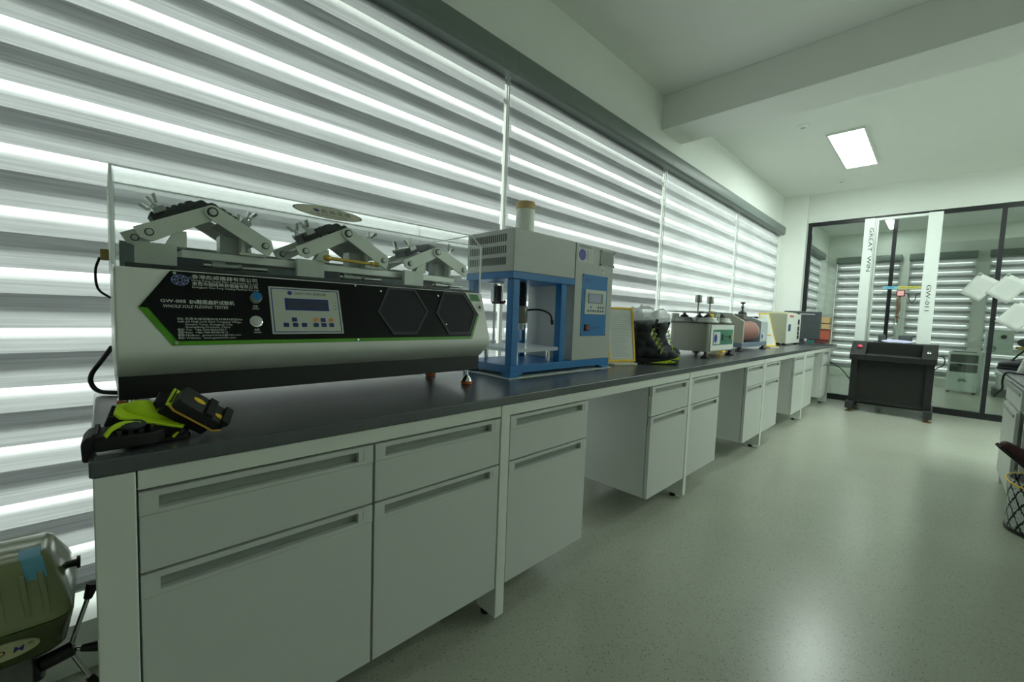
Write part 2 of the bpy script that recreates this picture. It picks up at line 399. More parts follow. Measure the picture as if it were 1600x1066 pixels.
# ================================================================ CEILING FITTINGS
LAMPM = mat('lit_panel_diffuser', (240, 255, 246), .5, var=0, emit=LAMP)
def panel(x0, x1, y0, y1, label):
    t = thing('ceiling_light', ((x0+x1)/2, (y0+y1)/2, CZ-.02), label, 'ceiling light')
    bm = BM(); w = .018
    box(bm, x0, x1, y0, y0+w, CZ-.02, CZ); box(bm, x0, x1, y1-w, y1, CZ-.02, CZ); box(bm, x0, x0+w, y0+w, y1-w, CZ-.02, CZ); box(bm, x1-w, x1, y0+w, y1-w, CZ-.02, CZ)
    obj('frame', bm, STEELW, t)
    bm = BM(); box(bm, x0+w, x1-w, y0+w, y1-w, CZ-.014, CZ-.002); obj('diffuser', bm, LAMPM, t)
panel(-.99, -.66, 5.53, 6.85, 'lit rectangular ceiling panel above the aisle')
panel(1.2, 1.53, 5.53, 6.85, 'added out-of-view fill panel over the right hand bench, level with the one above the aisle')  # added out of view to brighten the bench fronts from the right
panel(-.87, -.71, 10.45, 11.6, 'lit ceiling panel in the room beyond the glass partition')
panel(2.5, 2.83, 4.15, 5.4, 'added out-of-view fill panel near the right wall')  # unseen extra panel, added to lift the general room brightness
panel(1.2, 1.53, 4.15, 5.4, 'added out-of-view fill panel next to the ceiling beam, right of the aisle')  # another unseen panel added as fill for the floor and cabinets
def ceiling_disc(x, y, r, label):
    t = thing('smoke_detector', (x, y, CZ-.022), label, 'detector', 'round ceiling discs')
    bm = BM(); lathe(bm, [(r*.55, 0), (r*.9, .004), (r, .012), (r, .022)], (x, y, CZ-.022)); obj('housing', bm, WHITE, t)
    bm = BM(); lathe(bm, [(r*.3, 0), (r*.42, .004)], (x, y, CZ-.026), seg=16); obj('cap', bm, GREYM, t)
ceiling_disc(-1.12, 5.15, .055, 'small round white disc on the ceiling left of the lit panel')
ceiling_disc(-1.10, 7.41, .05, 'small round white disc on the ceiling beyond the lit panel')

# ================================================================ THE LONG BENCH
BX = -1.063; TOP = .85
wt_root = thing('worktop', (-1.45, 4.0, .817), 'long black epoxy worktop running along the windows', 'worktop')
bm = BM(); box(bm, -1.84, BX, -.025, 8.0, .817, TOP); obj('slab', bm, EPOXY, wt_root, bevel=.004)
fr = thing('steel_bench', (-1.45, 4.0, 0), 'white steel frame carrying the long black worktop', 'bench frame')
bm = BM(); box(bm, -1.108, -1.068, .0415, 7.95, .777, .8165); box(bm, -1.80, -1.76, .0415, 7.95, .777, .8165); obj('rail', bm, STEELW, fr, bevel=.002)
LEGS = [(-.02, .039), (1.008, 1.051), (2.618, 2.660), (4.232, 4.274), (5.846, 5.888), (7.455, 7.497)]
for a, b in LEGS:
    bm = BM(); box(bm, -1.17, -1.064, a, b, .022, .8165); box(bm, -1.80, -1.74, a, b, .022, .8165); box(bm, -1.74, -1.17, a, b, .75, .8165)
    lg = obj('leg', bm, STEELW, fr, bevel=.003)
    for x in (-1.14, -1.77):
        bm = BM(); lathe(bm, [(.020, 0), (.020, .008), (.008, .012), (.008, .024)], (x, (a+b)/2, 0), seg=14)
        obj('foot', bm, BLACK, lg)

def handle(parent, y0, y1, zt):
    bm = BM(); x0, x1 = -1.083, -1.0655; zb = zt-.048
    box(bm, x0, x1, y0, y0+.030, zb, zt); box(bm, x0, x1, y1-.026, y1, zb, zt)
    box(bm, x0, x1, y0+.030, y1-.026, zt-.012, zt); box(bm, x0, x1, y0+.030, y1-.026, zb, zb+.009)
    n = len(bm.faces)
    box(bm, x0-.006, x0-.001, y0+.030, y1-.026, zb+.009, zt-.012)
    box(bm, x0-.001, x1-.001, y1-.040, y1-.026, zb+.0091, zt-.0121)
    bm.faces.ensure_lookup_table()
    for f in bm.faces[n:n+6]: f.material_index = 1
    return obj('handle', bm, [CAB, CABD], parent)
def cabinet(y0, y1, label, pull=0.):
    t = thing('bench_cabinet', (-1.34, (y0+y1)/2, .138), label, 'cabinet', 'drawer and door cabinets under the bench')
    bm = BM(); g = .0025
    box(bm, -1.62, -1.0885, y0+.0003, y1-.0003, .14, .775); obj('body', bm, CAB, t, bevel=.0015)
    for nm, zb, zt in (('drawer', .607, .772), ('door', .139, .602)):
        bm = BM(); box(bm, -1.0865, -1.0665, y0+g, y1-g, zb, zt-.049)
        o = obj(nm, bm, CAB, t, bevel=.0015); handle(o, y0+g, y1-g, zt)
    return t
for a, b, lb in (
    (.0398, .528, 'pale grey two-front cabinet at the near left end, under the green and black shoe parts'),
    (.530, 1.006, 'pale grey cabinet second from the near end, left of the first inner white leg'),
    (1.053, 1.539, 'pale grey cabinet just right of the first inner leg, before the first open knee space'),
    (2.135, 2.616, 'pale grey cabinet after the first open knee space, its shaded side showing'),
    (2.662, 3.151, 'pale grey cabinet just before the second open knee space'),
    (3.756, 4.230, 'pale grey cabinet after the second open knee space, below the drum machine'),
    (4.276, 4.770, 'pale grey cabinet before the third open knee space'),
    (5.370, 5.844, 'pale grey cabinet after the third open knee space'),
    (5.890, 6.385, 'pale grey cabinet below the instrument box near the far end'),
    (6.985, 7.453, 'farthest pale grey cabinet of the bench, beside the black drop tester')):
    cabinet(a, b, lb)
# ================================================================ WHOLE SOLE FLEXING TESTER
ft = thing('flexing_tester', (-1.53, .56, TOP), 'large white and black whole sole flexing tester under a clear cover', 'testing machine')
FY0, FY1 = .018, 1.105
prof = [(-1.312, .969), (-1.262, 1.008), (-1.252, 1.020), (-1.249, 1.034), (-1.252, 1.050), (-1.309, 1.218), (-1.318, 1.224), (-1.80, 1.224), (-1.80, .969)]
bm = BM(); prism(bm, [(x, FY0, z) for x, z in prof], (0, FY1-FY0, 0)); obj('housing', bm, LGREY, ft, bevel=.006, smooth=50)
bm = BM(); box(bm, -1.79, -1.312, FY0+.004, FY1-.004, .913, .969); obj('base_plinth', bm, BLACK, ft, bevel=.002)
PA = Vector((-1.252, 0, 1.05)); PS = Vector((-.3228, 0, .9465)); PN = Vector((.9465, 0, .3228))
def fp(y, s, d=.0): return PA + Vector((0, y, 0)) + PS*s + PN*d
def fslab(bm, pts, d0, d1): return prism(bm, [fp(y, s, d0) for y, s in pts], PN*(d1-d0))
outl = [(.118, .1785), (.058, .086), (.115, -.006), (1.011, -.006), (1.067, .089), (1.017, .1785)]
bm = BM(); fslab(bm, outl, -.002, .0022); obj('green_trim', bm, GREEN, ft)
bm = BM(); fslab(bm, [(.118, .1795), (.060, .087), (.074, .086), (.125, .004), (1.006, .004), (1.0555, .088), (1.064, .0905), (1.017, .1795)], 0, .0042); pan = obj('control_panel', bm, mat('gloss_black_panel', (15, 17, 19), .3, var=.05, spec=.22), ft, bevel=.0004)
d = .0046
# membrane keypad
bm = BM(); fslab(bm, [(.326, .018), (.519, .018), (.519, .155), (.326, .155)], .004, .0065); kp = obj('keypad', bm, mat('grey_membrane', (190, 196, 186), .4, var=.02), ft, bevel=.0006)
bm = BM(); e = .0068
for (a, b, c, g) in ((.331, .514, .0225, .0250), (.331, .514, .148, .1505), (.331, .3335, .025, .148), (.5115, .514, .025, .148)): fslab(bm, [(a, c), (b, c), (b, g), (a, g)], .0062, e)
obj('border_line', bm, INKB, kp)
bm = BM(); fslab(bm, [(.364, .087), (.483, .087), (.483, .122), (.364, .122)], .0062, .0072); obj('display', bm, mat('blue_lcd', (30, 44, 120), .4, var=.1, scale=20), kp)
bm = BM(); fslab(bm, [(.371, .092), (.476, .092), (.476, .117), (.371, .117)], .007, .0075); obj('display_glass', bm, mat('dark_lcd', (52, 58, 82), .45, var=.05), kp)
KEYB = mat('navy_key', (36, 48, 110), .4, var=.05); KEYO = mat('orange_key', (232, 140, 62), .4, var=.05)
for (y, s, c) in ((.384, .0595, 0), (.362, .044, 0), (.386, .044, 0), (.409, .044, 0), (.441, .0595, 1), (.462, .0595, 0), (.485, .0595, 1), (.441, .044, 0), (.463, .044, 0), (.485, .044, 0)):
    bm = BM(); fslab(bm, [(y+a, s+b) for a, b in rpoly(.0135, .0115, .001 if not c else .005)], .0062, .0078); obj('key', bm, KEYO if c else KEYB, kp)
bm = BM()
for y, s, g in ((.384, .0595, '^'), (.362, .044, '<'), (.386, .044, 'v'), (.409, .044, '>')): text(bm, g, fp(y, s-.003, .0081), Y, PS, .006, center=True)
text(bm, 'GREAT WIN 钜威仪器', fp(.390, .1345, .0068), Y, PS, .0065, .088)
for k, s in enumerate((.112, .102, .0925)): text(bm, '▪ ' + ('电源', '运行', '报警')[k], fp(.4945, s, .0068), Y, PS, .003, .012)
obj('lettering', bm, INK, kp)
bm = BM(); fslab(bm, [(.379+.006*math.cos(a*PI/9), .138+.006*math.sin(a*PI/9)) for a in range(18)], .0062, .0069); obj('round_emblem', bm, INKB, kp)
# two hexagonal grilles
MESHG = mat('dark_grille', (44, 45, 52), .6, var=.35, scale=500, spec=.2)
for hx in ([(.687, .178), (.791, .179), (.831, .096), (.770, .012), (.681, .012), (.636, .090)], [(.911, .178), (1.006, .179), (1.050, .097), (1.002, .010), (.903, .010), (.863, .092)]):
    cy, cs = sum(p[0] for p in hx)/6, sum(p[1] for p in hx)/6
    bm = BM(); ins = [(cy+(y-cy)*.90, cs+(s-cs)*.88) for y, s in hx]
    for i in range(6):
        j = (i+1) % 6; fslab(bm, [hx[i], hx[j], ins[j], ins[i]], .003, .0075)
    g = obj('hexagonal_grille', bm, mat('grey_grille_rim', (58, 60, 66), .5, var=.05, spec=.3), ft)
    bm = BM(); fslab(bm, ins, .003, .0055); obj('mesh_screen', bm, MESHG, g)
# knob, power switch, screws
bm = BM(); c = fp(.293, .117, .004); lathe(bm, [(.0135, 0), (.0135, .006), (.0125, .018), (.0115, .021), (.002, .021)], c, PN); kn = obj('speed_knob', bm, mat('cream_knob', (196, 196, 176), .4), ft)
bm = BM(); lathe(bm, [(.0115, .0), (.0112, .0018), (.002, .002)], c+PN*.0205, PN); obj('knob_cap', bm, mat('blue_cap', (22, 112, 178), .35), kn)
bm = BM(); c = fp(.290, .053, .004); lathe(bm, [(.0155, 0), (.0155, .003), (.012, .0045), (.0118, .0028), (.009, .0028), (.0088, .005), (.006, .0056), (.001, .0056)], c, PN); obj('power_switch', bm, CHROME, ft)
for y, s in ((.126, .174), (.122, -.001), (.575, .176), (.56, -.001), (1.003, -.001), (.66, .163), (.675, .03), (.885, .16), (.9, .05)):
    bm = BM(); lathe(bm, [(.0036, 0), (.0034, .0012), (.0016, .0016), (.0014, .0009)], fp(y, s, .0042), PN, 10); obj('screw', bm, CHROME, ft)
# printed wording on the panel
bm = BM()
text(bm, '香港彪威儀器有限公司', fp(.159, .1635, d), Y, PS, .0085, .142); text(bm, 'Hong Kong Great Win Instrument Co.,Ltd', fp(.159, .1560, d), Y, PS, .0048, .143)
text(bm, '東莞市國峰精測儀器有限公司', fp(.159, .1455, d), Y, PS, .0075, .142); text(bm, 'Dongguan Guo Feng Testing Machine Co.,Ltd', fp(.159, .1385, d), Y, PS, .0048, .143)
text(bm, 'GW-005', fp(.097, .0990, d), Y, PS, .0075, .048, bold=.01); text(bm, 'EN鞋底曲折试验机', fp(.152, .0975, d), Y, PS, .0085, .092, bold=.01)
text(bm, 'WHOLE SOLE FLEXING TESTER', fp(.102, .0860, d), Y, PS, .0075, .128, shear=.25)
for k, (a, b, w) in enumerate((('地址：', '东莞市道滘镇永庆村高科技园A6', .118), ('Add:', 'A6 High-tech Park Yongqing Village,', .116), ('', 'Daojiao Town, Dongguan City,', .096), ('', 'Guangdong Province, China', .090),
        ('電話/', 'Tel:  +86-769-82267817', .082), ('傳真/', 'Fax:  +86-769-82267815', .084), ('郵箱/', 'Mailbox:  gwinstrument@163.com', .112), ('網址/', 'Website:  www.gtestchina.com', .100))):
    s = .0560-k*.0068
    if a: text(bm, a, fp(.126, s, d), Y, PS, .0046, .013)
    text(bm, b, fp(.141, s, d), Y, PS, .0046, w)
text(bm, '调速', fp(.286, .0935, d), Y, PS, .0045, .011); text(bm, 'SPEED', fp(.284, .0870, d), Y, PS, .004, .016)
text(bm, '电源', fp(.285, .0285, d), Y, PS, .0045, .011); text(bm, 'POWER', fp(.283, .0215, d), Y, PS, .004, .017)
obj('lettering', bm, INKW, ft)
bm = BM()   # ring emblem
for rr, r2 in ((.0165, .0145), (.011, .0095), (.0055, .004)):
    for k in range(28):
        a, b = 2*PI*k/28, 2*PI*(k+1)/28
        q = [bm.verts.new(fp(.136+math.cos(t)*r*1.05, .157+math.sin(t)*r*.85, d)) for t, r in ((a, r2), (b, r2), (b, rr), (a, rr))]; bm.faces.new(q)
for k in range(6):
    a = k*PI/3; fslab(bm, [(.136+math.cos(a+t)*r*1.05, .157+math.sin(a+t)*r*.85) for t, r in ((-.12, .0055), (.12, .0055), (.1, .0145), (-.1, .0145))], d, d+.0003)
text(bm, '®', fp(.1525, .1610, d), Y, PS, .006)
obj('ring_emblem', bm, mat('pale_blue_print', (140, 152, 206), .5, var=0), ft)
# stickers on the white cheek
bm = BM(); fslab(bm, [(1.040, .148), (1.088, .148), (1.082, .176), (1.034, .176)], 0, .0012); st = obj('green_sticker', bm, mat('green_label', (96, 150, 96), .5, var=.15), ft)
bm = BM()
for k in range(3): fslab(bm, [(1.047, .153+k*.008), (1.079-k*.002, .153+k*.008), (1.079-k*.002, .156+k*.008), (1.047, .156+k*.008)], .001, .0016)
obj('printed_rows', bm, mat('dark_green_ink', (40, 90, 52), .5), st)
bm = BM(); fslab(bm, [(1.078+.017*math.cos(a*PI/12), .124+.017*math.sin(a*PI/12)) for a in range(24)], 0, .0012); st = obj('round_sticker', bm, PAPER, ft)
bm = BM(); fslab(bm, [(1.073, .118), (1.080, .116), (1.086, .124), (1.080, .132), (1.078, .126), (1.072, .126)], .001, .0016); obj('printed_mark', bm, INK, st)
# tray and inner deck
bm = BM(); box(bm, -1.775, -1.322, FY0+.02, FY1-.02, 1.2235, 1.2290); box(bm, -1.335, -1.326, FY0+.02, FY1-.02, 1.229, 1.235); obj('drip_tray', bm, DSTEEL, ft, bevel=.001)
bm = BM(); box(bm, -1.70, -1.695, FY0+.02, FY1-.10, 1.229, 1.32); obj('rear_panel', bm, mat('blue_grey_panel', (120, 132, 134), .4), ft)
# drive slide, blocks and rods behind the arms
bm = BM(); box(bm, -1.50, -1.40, .15, 1.03, 1.262, 1.284); obj('slide_rail', bm, ALU, ft, bevel=.002)
bm = BM(); box(bm, -1.47, -1.45, .10, 1.06, 1.284, 1.288); obj('slide_strip', bm, DSTEEL, ft)
for y in (.14, .50, .86):
    bm = BM(); cyl(bm, (-1.40, y, 1.248), (-1.40, y+.21, 1.248), .006); obj('guide_rod', bm, CHROME, ft)
    bm = BM(); cyl(bm, (-1.40, y+.075, 1.248), (-1.40, y+.105, 1.248), .013); cyl(bm, (-1.40, y+.105, 1.248), (-1.40, y+.135, 1.248), .009); cyl(bm, (-1.40, y+.135, 1.248), (-1.40, y+.145, 1.248), .0115, seg=6); obj('rod_coupling', bm, STEEL, ft)
for y in (.165, .53, .89):
    bm = BM(); box(bm, -1.46, -1.385, y-.028, y+.03, 1.23, 1.262); obj('motor_block', bm, mat('dark_indigo_block', (44, 48, 62), .5), ft, bevel=.001)
def wing_nut(parent, c, d, ang=0.):
    d = Vector(d).normalized(); u, w, _ = frame_of(d); t = (u*math.cos(ang)+w*math.sin(ang)); c = Vector(c)
    bm = BM(); cyl(bm, c, c+d*.016, .0075, .006, 10)
    for s in (-1, 1): obox(bm, c+d*.021+t*(s*.0105), (t*s*.5+d).normalized(), d.cross(t), t, .0125, .0042, .0052)
    return obj('wing_nut', bm, CHROME, parent, bevel=.0015)
ARM = mat('anodised_arm', (226, 230, 222), .42, metal=.15, var=.05)
def arm_poly(p, q, w0, w1, x, t, bm):
    """flat bar from p to q (y,z) with round far end"""
    p, q = Vector((0,)+p), Vector((0,)+q); dd = (q-p).normalized(); nn = Vector((0, -dd.z, dd.y))
    pts = [p-dd*.022+nn*w0, p-dd*.022-nn*(w0*.2), p-dd*.006-nn*w0, q-nn*w1]
    pts += [q+nn*(w1*-math.cos(a*PI/8))+dd*(w1*math.sin(a*PI/8)) for a in range(1, 8)] + [q+nn*w1]
    prism(bm, [(x, v.y, v.z) for v in pts], (t, 0, 0))
def pivot(bm, y, z, x, r=.0095): lathe(bm, [(r, 0), (r, .004), (r*.62, .0042), (r*.62, .007), (r*.2, .0075)], (x, y, z), X, 16)
U = [(.086, .214, .338, 1.387), (.450, .578, .703, 1.388), (.812, .928, 1.052, 1.372)]
for k, (ya, yp, yb, zp) in enumerate(U):
    mech = obj('clamp_block', box(BM(), -1.385, -1.3845+.0185, ya-.028, ya+.052, 1.232, 1.290), mat('machined_block', (196, 202, 195), .36, metal=.35, var=.25, scale=12), ft, bevel=.0015)
    obj('end_block', box(box(BM(), -1.50, -1.385, yb-.06, yb+.008, 1.284, 1.292), -1.50, -1.392, yb-.055, yb-.045, 1.29, 1.332), ARM, ft, bevel=.001)
    obj('bracket', prism(BM(), [(-1.42, ya+.03, 1.288), (-1.42, ya+.075, 1.288), (-1.42, ya+.075, 1.33), (-1.42, ya+.05, 1.33)], (.032, 0, 0)), ARM, ft, bevel=.001)
    obj('jaw_plate', prism(BM(), [(-1.47, yb-.10, 1.286), (-1.47, yb-.02, 1.286), (-1.47, yb-.06, 1.335), (-1.47, yb-.10, 1.335)], (.05, 0, 0)), mat('grey_jaw', (158, 165, 162), .4, metal=.4), ft, bevel=.001)
    for x, dy in ((-1.384, 0.), (-1.545, -.02)):
        for (p, q, xo) in (((ya, 1.316), (yp, zp), .0), ((yb, 1.315), (yp, zp), .0085)):
            bm = BM(); arm_poly((p[0]+dy, p[1]), (q[0]+dy, q[1]), .022, .0185, x+xo, .008, bm); a = obj('flexing_arm', bm, ARM, ft, bevel=.001)
            bm = BM(); lathe(bm, [(.0095, 0), (.0095, .0022), (.004, .0024)], (x+xo+.008, p[0]+dy, p[1]), X, 18); pb = obj('pivot_washer', bm, DSTEEL, a)
            bm = BM(); pivot(bm, p[0]+dy, p[1], x+xo+.0095, .0068); obj('pivot_bolt', bm, ALU, ft)
        bm = BM(); lathe(bm, [(.0125, 0), (.0125, .0025), (.004, .0026)], (x+.0165, yp+dy, zp), X, 20); ab_ = obj('apex_washer', bm, RUBBER, ft)
        bm = BM(); pivot(bm, yp+dy, zp, x+.0185, .0085); obj('apex_bolt', bm, ALU, ab_)
    # cross plates that carry the sole, and their clamp bars with wing nuts
    for (y0, z0, y1, z1) in ((ya, 1.316, yp, zp), (yb, 1.315, yp, zp)):
        dv = Vector((0, y1-y0, z1-z0)).normalized(); nv = Vector((0, -dv.z, dv.y)); nv = nv if nv.z > 0 else -nv
        bm = BM(); obox(bm, Vector((-1.465, y0-.01, z0))+dv*.055+nv*.004, X, dv, nv, .079, .052, .004); obj('cross_plate', bm, ALU, ft, bevel=.001)
        cb = Vector((-1.465, y0-.01, z0))+dv*.058+nv*.040
        bm = BM(); obox(bm, cb, X, dv, nv, .068, .013, .007); cl = obj('clamp_bar', bm, STEEL, ft, bevel=.001)
        wing_nut(cl, cb+nv*.006+X*.05, nv, .4); wing_nut(cl, cb+nv*.006-X*.05, nv, 1.2)
    bm = BM(); cyl(bm, (-1.545, yp-.01, zp-.002), (-1.376, yp-.002, zp-.002), .007); obj('apex_shaft', bm, STEEL, ft)
# clear cover
CV0, CV1 = .016, 1.104
cvp = [(-1.32, 1.2275), (-1.32, 1.41), (-1.381, 1.462), (-1.785, 1.462), (-1.785, 1.2275)]
bm = BM()
for i in (0, 1, 2, 3):
    a, b = Vector((cvp[i][0], 0, cvp[i][1])), Vector((cvp[i+1][0], 0, cvp[i+1][1])); dv = (b-a).normalized(); nv = dv.cross(Y)
    prism(bm, [(a.x, CV0, a.z), (b.x, CV0, b.z), (b.x-nv.x*.004, CV0, b.z-nv.z*.004), (a.x-nv.x*.004, CV0, a.z-nv.z*.004)], (0, CV1-CV0, 0))
for y in (CV0+.0045, CV1-.0085): prism(bm, [(x+(.005 if x < -1.5 else -.005), y, z-(.005 if z > 1.3 else 0)) for x, z in cvp], (0, .004, 0))
cov = obj('clear_cover', bm, ACRYL, ft)
bm = BM()
def strip(a, b, w): tube(bm, [a, b], w, 6, 0)
for y in (CV0+.003, CV1-.003):
    for i in range(4): strip((cvp[i][0], y, cvp[i][1]), (cvp[i+1][0], y, cvp[i+1][1]), .0026 if i else .0042)
for i in (1, 2): strip((cvp[i][0], CV0, cvp[i][1]), (cvp[i][0], CV1, cvp[i][1]), .0022)
obj('cover_edge', bm, ACRYLE, cov)
bm = BM(); cvd = (Vector((-1.381, 0, 1.462))-Vector((-1.32, 0, 1.41))).normalized(); cvn = Vector((-cvd.z, 0, cvd.x)); cvn = cvn if cvn.z > 0 else -cvn
cc = Vector((-1.352, .510, 1.4372))+cvn*.0006
prism(bm, [cc+Y*(.105*math.cos(a*PI/24))+cvd*(.034*math.sin(a*PI/24)) for a in range(48)], cvn*.0006); so = obj('oval_sticker', bm, mat('cream_label', (222, 216, 196), .5, var=.06, scale=14), cov)
bm = BM()
for a in range(48):
    q = [bm.verts.new(cc+cvn*.0009+Y*(rr*.105*math.cos(b*PI/24))+cvd*(rr*.034*math.sin(b*PI/24))) for b, rr in ((a, 1.0), (a+1, 1.0), (a+1, .955), (a, .955))]; bm.faces.new(q)
text(bm, 'Great Win Instrument', cc-Y*.06-cvd*.021+cvn*.0009, Y, cvd, .008, .11); obj('sticker_border', bm, INK, so)
for k, (t_, m_) in enumerate((('◉', INKB), ('彪', PURPLE), ('威', DSTEEL), ('儀', mat('green_ink', (30, 120, 80), .5)), ('器', INK))):
    bm = BM(); text(bm, t_, cc+Y*(-.046+k*.024)-cvd*.004+cvn*.0010, Y, cvd, .017, .018); obj('printed_character', bm, m_, so)
# feet
for x, y in ((-1.342, 1.065), (-1.60, 1.060), (-1.342, .045), (-1.60, .045)):
    bm = BM(); lathe(bm, [(.022, .014), (.018, .024), (.008, .036), (.006, .040), (.006, .066)], (x, y, TOP), seg=20); f = obj('foot', bm, CHROME, ft)
    bm = BM(); lathe(bm, [(.020, .001), (.023, .004), (.023, .014)], (x, y, TOP), seg=20); obj('rubber_pad', bm, ORANGE, f)
# side switch and cables
bm = BM(); box(bm, -1.66, -1.63, -.002, .016, 1.255, 1.285); sw = obj('cover_switch', bm, mat('brass_tan', (150, 130, 80), .4, metal=.4), ft, bevel=.002)
bm = BM(); tube(bm, [(-1.645, -.003, 1.262), (-1.645, -.012, 1.225), (-1.645, -.008, 1.175), (-1.645, .017, 1.150)], .003); obj('switch_lead', bm, RUBBER, sw)
bm = BM(); tube(bm, [(-1.78, .018, 1.00), (-1.80, -.006, .955), (-1.812, -.028, .915), (-1.815, -.030, .885), (-1.80, -.014, .862), (-1.77, .02, .858), (-1.72, .10, .8575)], .0065); obj('power_cable', bm, RUBBER, ft)
# loose things on or in the tester
def sole(k, ya, yp, yb, zp, m, lug, label):
    """flat lugged outsole folded over the apex between the arms"""
    def at(s):
        L1 = math.hypot(yp-ya, zp-1.316); L2 = math.hypot(yb-yp, zp-1.315); q = s*(L1+L2)
        # rounded fold
        def raw(q): return (ya+(yp-ya)*q/L1, 1.316+(zp-1.316)*q/L1) if q < L1 else (yp+(yb-yp)*(q-L1)/L2, zp+(1.315-zp)*(q-L1)/L2)
        pts = [raw(max(0, min(L1+L2-1e-4, q+e))) for e in (-.02, -.01, 0, .01, .02)]
        return Vector((0, sum(p[0] for p in pts)/5-.01, sum(p[1] for p in pts)/5))
    bm = BM(); n = 40; prev = None
    for i in range(n+1):
        s = .13+.74*i/n; c = at(s); dv = (at(s+.01)-at(s-.01)).normalized(); nv = Vector((0, -dv.z, dv.y))
        wd = .030+.016*math.sin(PI*min(1, max(0, (s-.1)/.8)))+.004*math.sin(s*9)
        h = .022+(lug*(1 if i % 3 else -.35)*.004)
        ring = [bm.verts.new(c+nv*.017+X*(-1.465+a*wd)+nv*(0 if b == 0 else h)) for a, b in ((-1, 0), (1, 0), (1, 1), (.3, 1), (-.3, 1), (-1, 1))]
        if prev:
            for j in range(6): bm.faces.new((prev[j], prev[(j+1) % 6], ring[(j+1) % 6], ring[j]))
        else: bm.faces.new(ring[::-1])
        prev = ring
    bm.faces.new(prev)
    tag(obj('shoe_sole', bm, m, smooth=30), label, 'shoe sole', 'soles clamped in the flexing tester')
sole(0, *U[0], SOLE, 1, 'dark lugged sole bent in the left clamp of the flexing tester')
sole(1, *U[1], SOLE, 1, 'dark lugged sole bent in the middle clamp of the flexing tester, above the brass bar')
sole(2, *U[2], mat('slate_sole_rubber', (78, 84, 92), .6, var=.1, scale=40), 0, 'smooth slate grey sole bent in the right clamp of the flexing tester')
bb = thing('brass_bar', (-1.357, .58, 1.2905), 'yellow brass bar lying across the middle clamp of the flexing tester', 'tool')
BRASS = mat('brass', (214, 176, 70), .3, metal=.75, var=.12, scale=60)
bm = BM(); cyl(bm, (-1.357, .51, 1.300), (-1.357, .655, 1.297), .0055); obj('shank', bm, BRASS, bb)
bm = BM(); ell(bm, (-1.357, .508, 1.300), (.0085, .014, .010)); obj('head', bm, BRASS, bb)
bm = BM(); lathe(bm, [(.006, 0), (.0085, .004), (.0065, .010), (.0085, .016), (.0085, .026), (.006, .029)], (-1.357, .650, 1.297), Y, 12); obj('collar', bm, BRASS, bb)
# ================================================================ BLUE FRAMED PRESS
pr = thing('compression_press', (-1.5, 1.71, TOP), 'grey and blue bench press with vented head box, blue posts and tall control tower', 'testing machine')
px0, px1 = -1.672, -1.34
bm = BM(); box(bm, px0-.01, px1, 1.31, 2.115, .872, .908)
for (a, b) in ((1.31, 1.365), (2.05, 2.115)): box(bm, px1-.05, px1, a, b, .853, .872); box(bm, px0-.01, px0+.05, a, b, .853, .872)
for y, s in ((1.365, 1), (2.05, -1)):
    for x in (px1-.02, px0): prism(bm, [(x, y, .872), (x, y+.035*s, .872), (x, y, .856)], (.02, 0, 0))
obj('base', bm, BLUE, pr, bevel=.002)
for x, y in ((px1-.046, 1.318), (px1-.046, 1.662), (px0+.004, 1.318), (px0+.004, 1.662)):
    bm = BM(); box(bm, x, x+.04, y, y+.042, .908, 1.304); obj('post', bm, BLUE, pr, bevel=.003)
bm = BM(); box(bm, px0-.004, px1+.001, 1.308, 1.757, 1.304, 1.3365); obj('top_frame', bm, BLUE, pr, bevel=.002)
bm = BM(); box(bm, px0, px1, 1.31, 1.755, 1.337, 1.528); hd = obj('head_box', bm, GREYM, pr, bevel=.003)
VENT = mat('dark_vent', (58, 62, 62), .6)
for r in range(3):
    bm = BM()
    for k in range(19):
        x = px0+.022+k*.0139; box(bm, x, x+.006, 1.3085, 1.3115, 1.368+r*.052, 1.402+r*.052)
    obj('vent_row', bm, VENT, hd)
bm = BM(); box(bm, px0, px1+.001, 1.760, 2.113, .909, 1.527); tw = obj('control_tower', bm, GREYM, pr, bevel=.003)
xf = px1+.001
bm = BM(); box(bm, xf, xf+.002, 1.822, 2.060, 1.038, 1.370); bp = obj('blue_panel', bm, BLUE, tw, bevel=.0008)
bm = BM(); box(bm, xf+.0015, xf+.006, 1.848, 2.046, 1.157, 1.290); kp = obj('keypad', bm, mat('grey_membrane', (190, 196, 186), .4), tw, bevel=.001)
bm = BM(); box(bm, xf+.005, xf+.0085, 1.874, 2.012, 1.217, 1.270); obj('display_bezel', bm, mat('grey_bezel', (120, 128, 130), .4), tw)
bm = BM(); box(bm, xf+.0075, xf+.009, 1.881, 1.990, 1.222, 1.266); obj('display', bm, mat('lavender_lcd', (170, 174, 196), .25), tw)
for k in range(7):
    for r in range(2):
        if r and k in (0, 2, 3): continue
        bm = BM(); box(bm, xf+.005, xf+.007, 1.872+k*.0235, 1.885+k*.0235, 1.170+r*.020, 1.181+r*.020)
        obj('key', bm, (mat('slate_key', (76, 84, 92), .5), mat('teal_key', (70, 130, 140), .5))[k % 2], tw)
bm = BM(); box(bm, xf+.001, xf+.008, 1.855, 1.893, 1.066, 1.102); rk = obj('rocker_switch', bm, BLACK, tw, bevel=.001)
bm = BM(); box(bm, xf+.007, xf+.011, 1.866, 1.884, 1.072, 1.096); obj('red_rocker', bm, mat('red_plastic', (170, 44, 50), .4), rk, bevel=.001)
bm = BM(); text(bm, '电源开关', (xf+.0025, 1.915, 1.078), Y, Z, .012, .085); text(bm, '钜 威', (xf+.0025, 1.850, 1.33), Y, Z, .014, .05); obj('lettering', bm, mat('dark_blue_ink', (24, 70, 120), .5), tw)
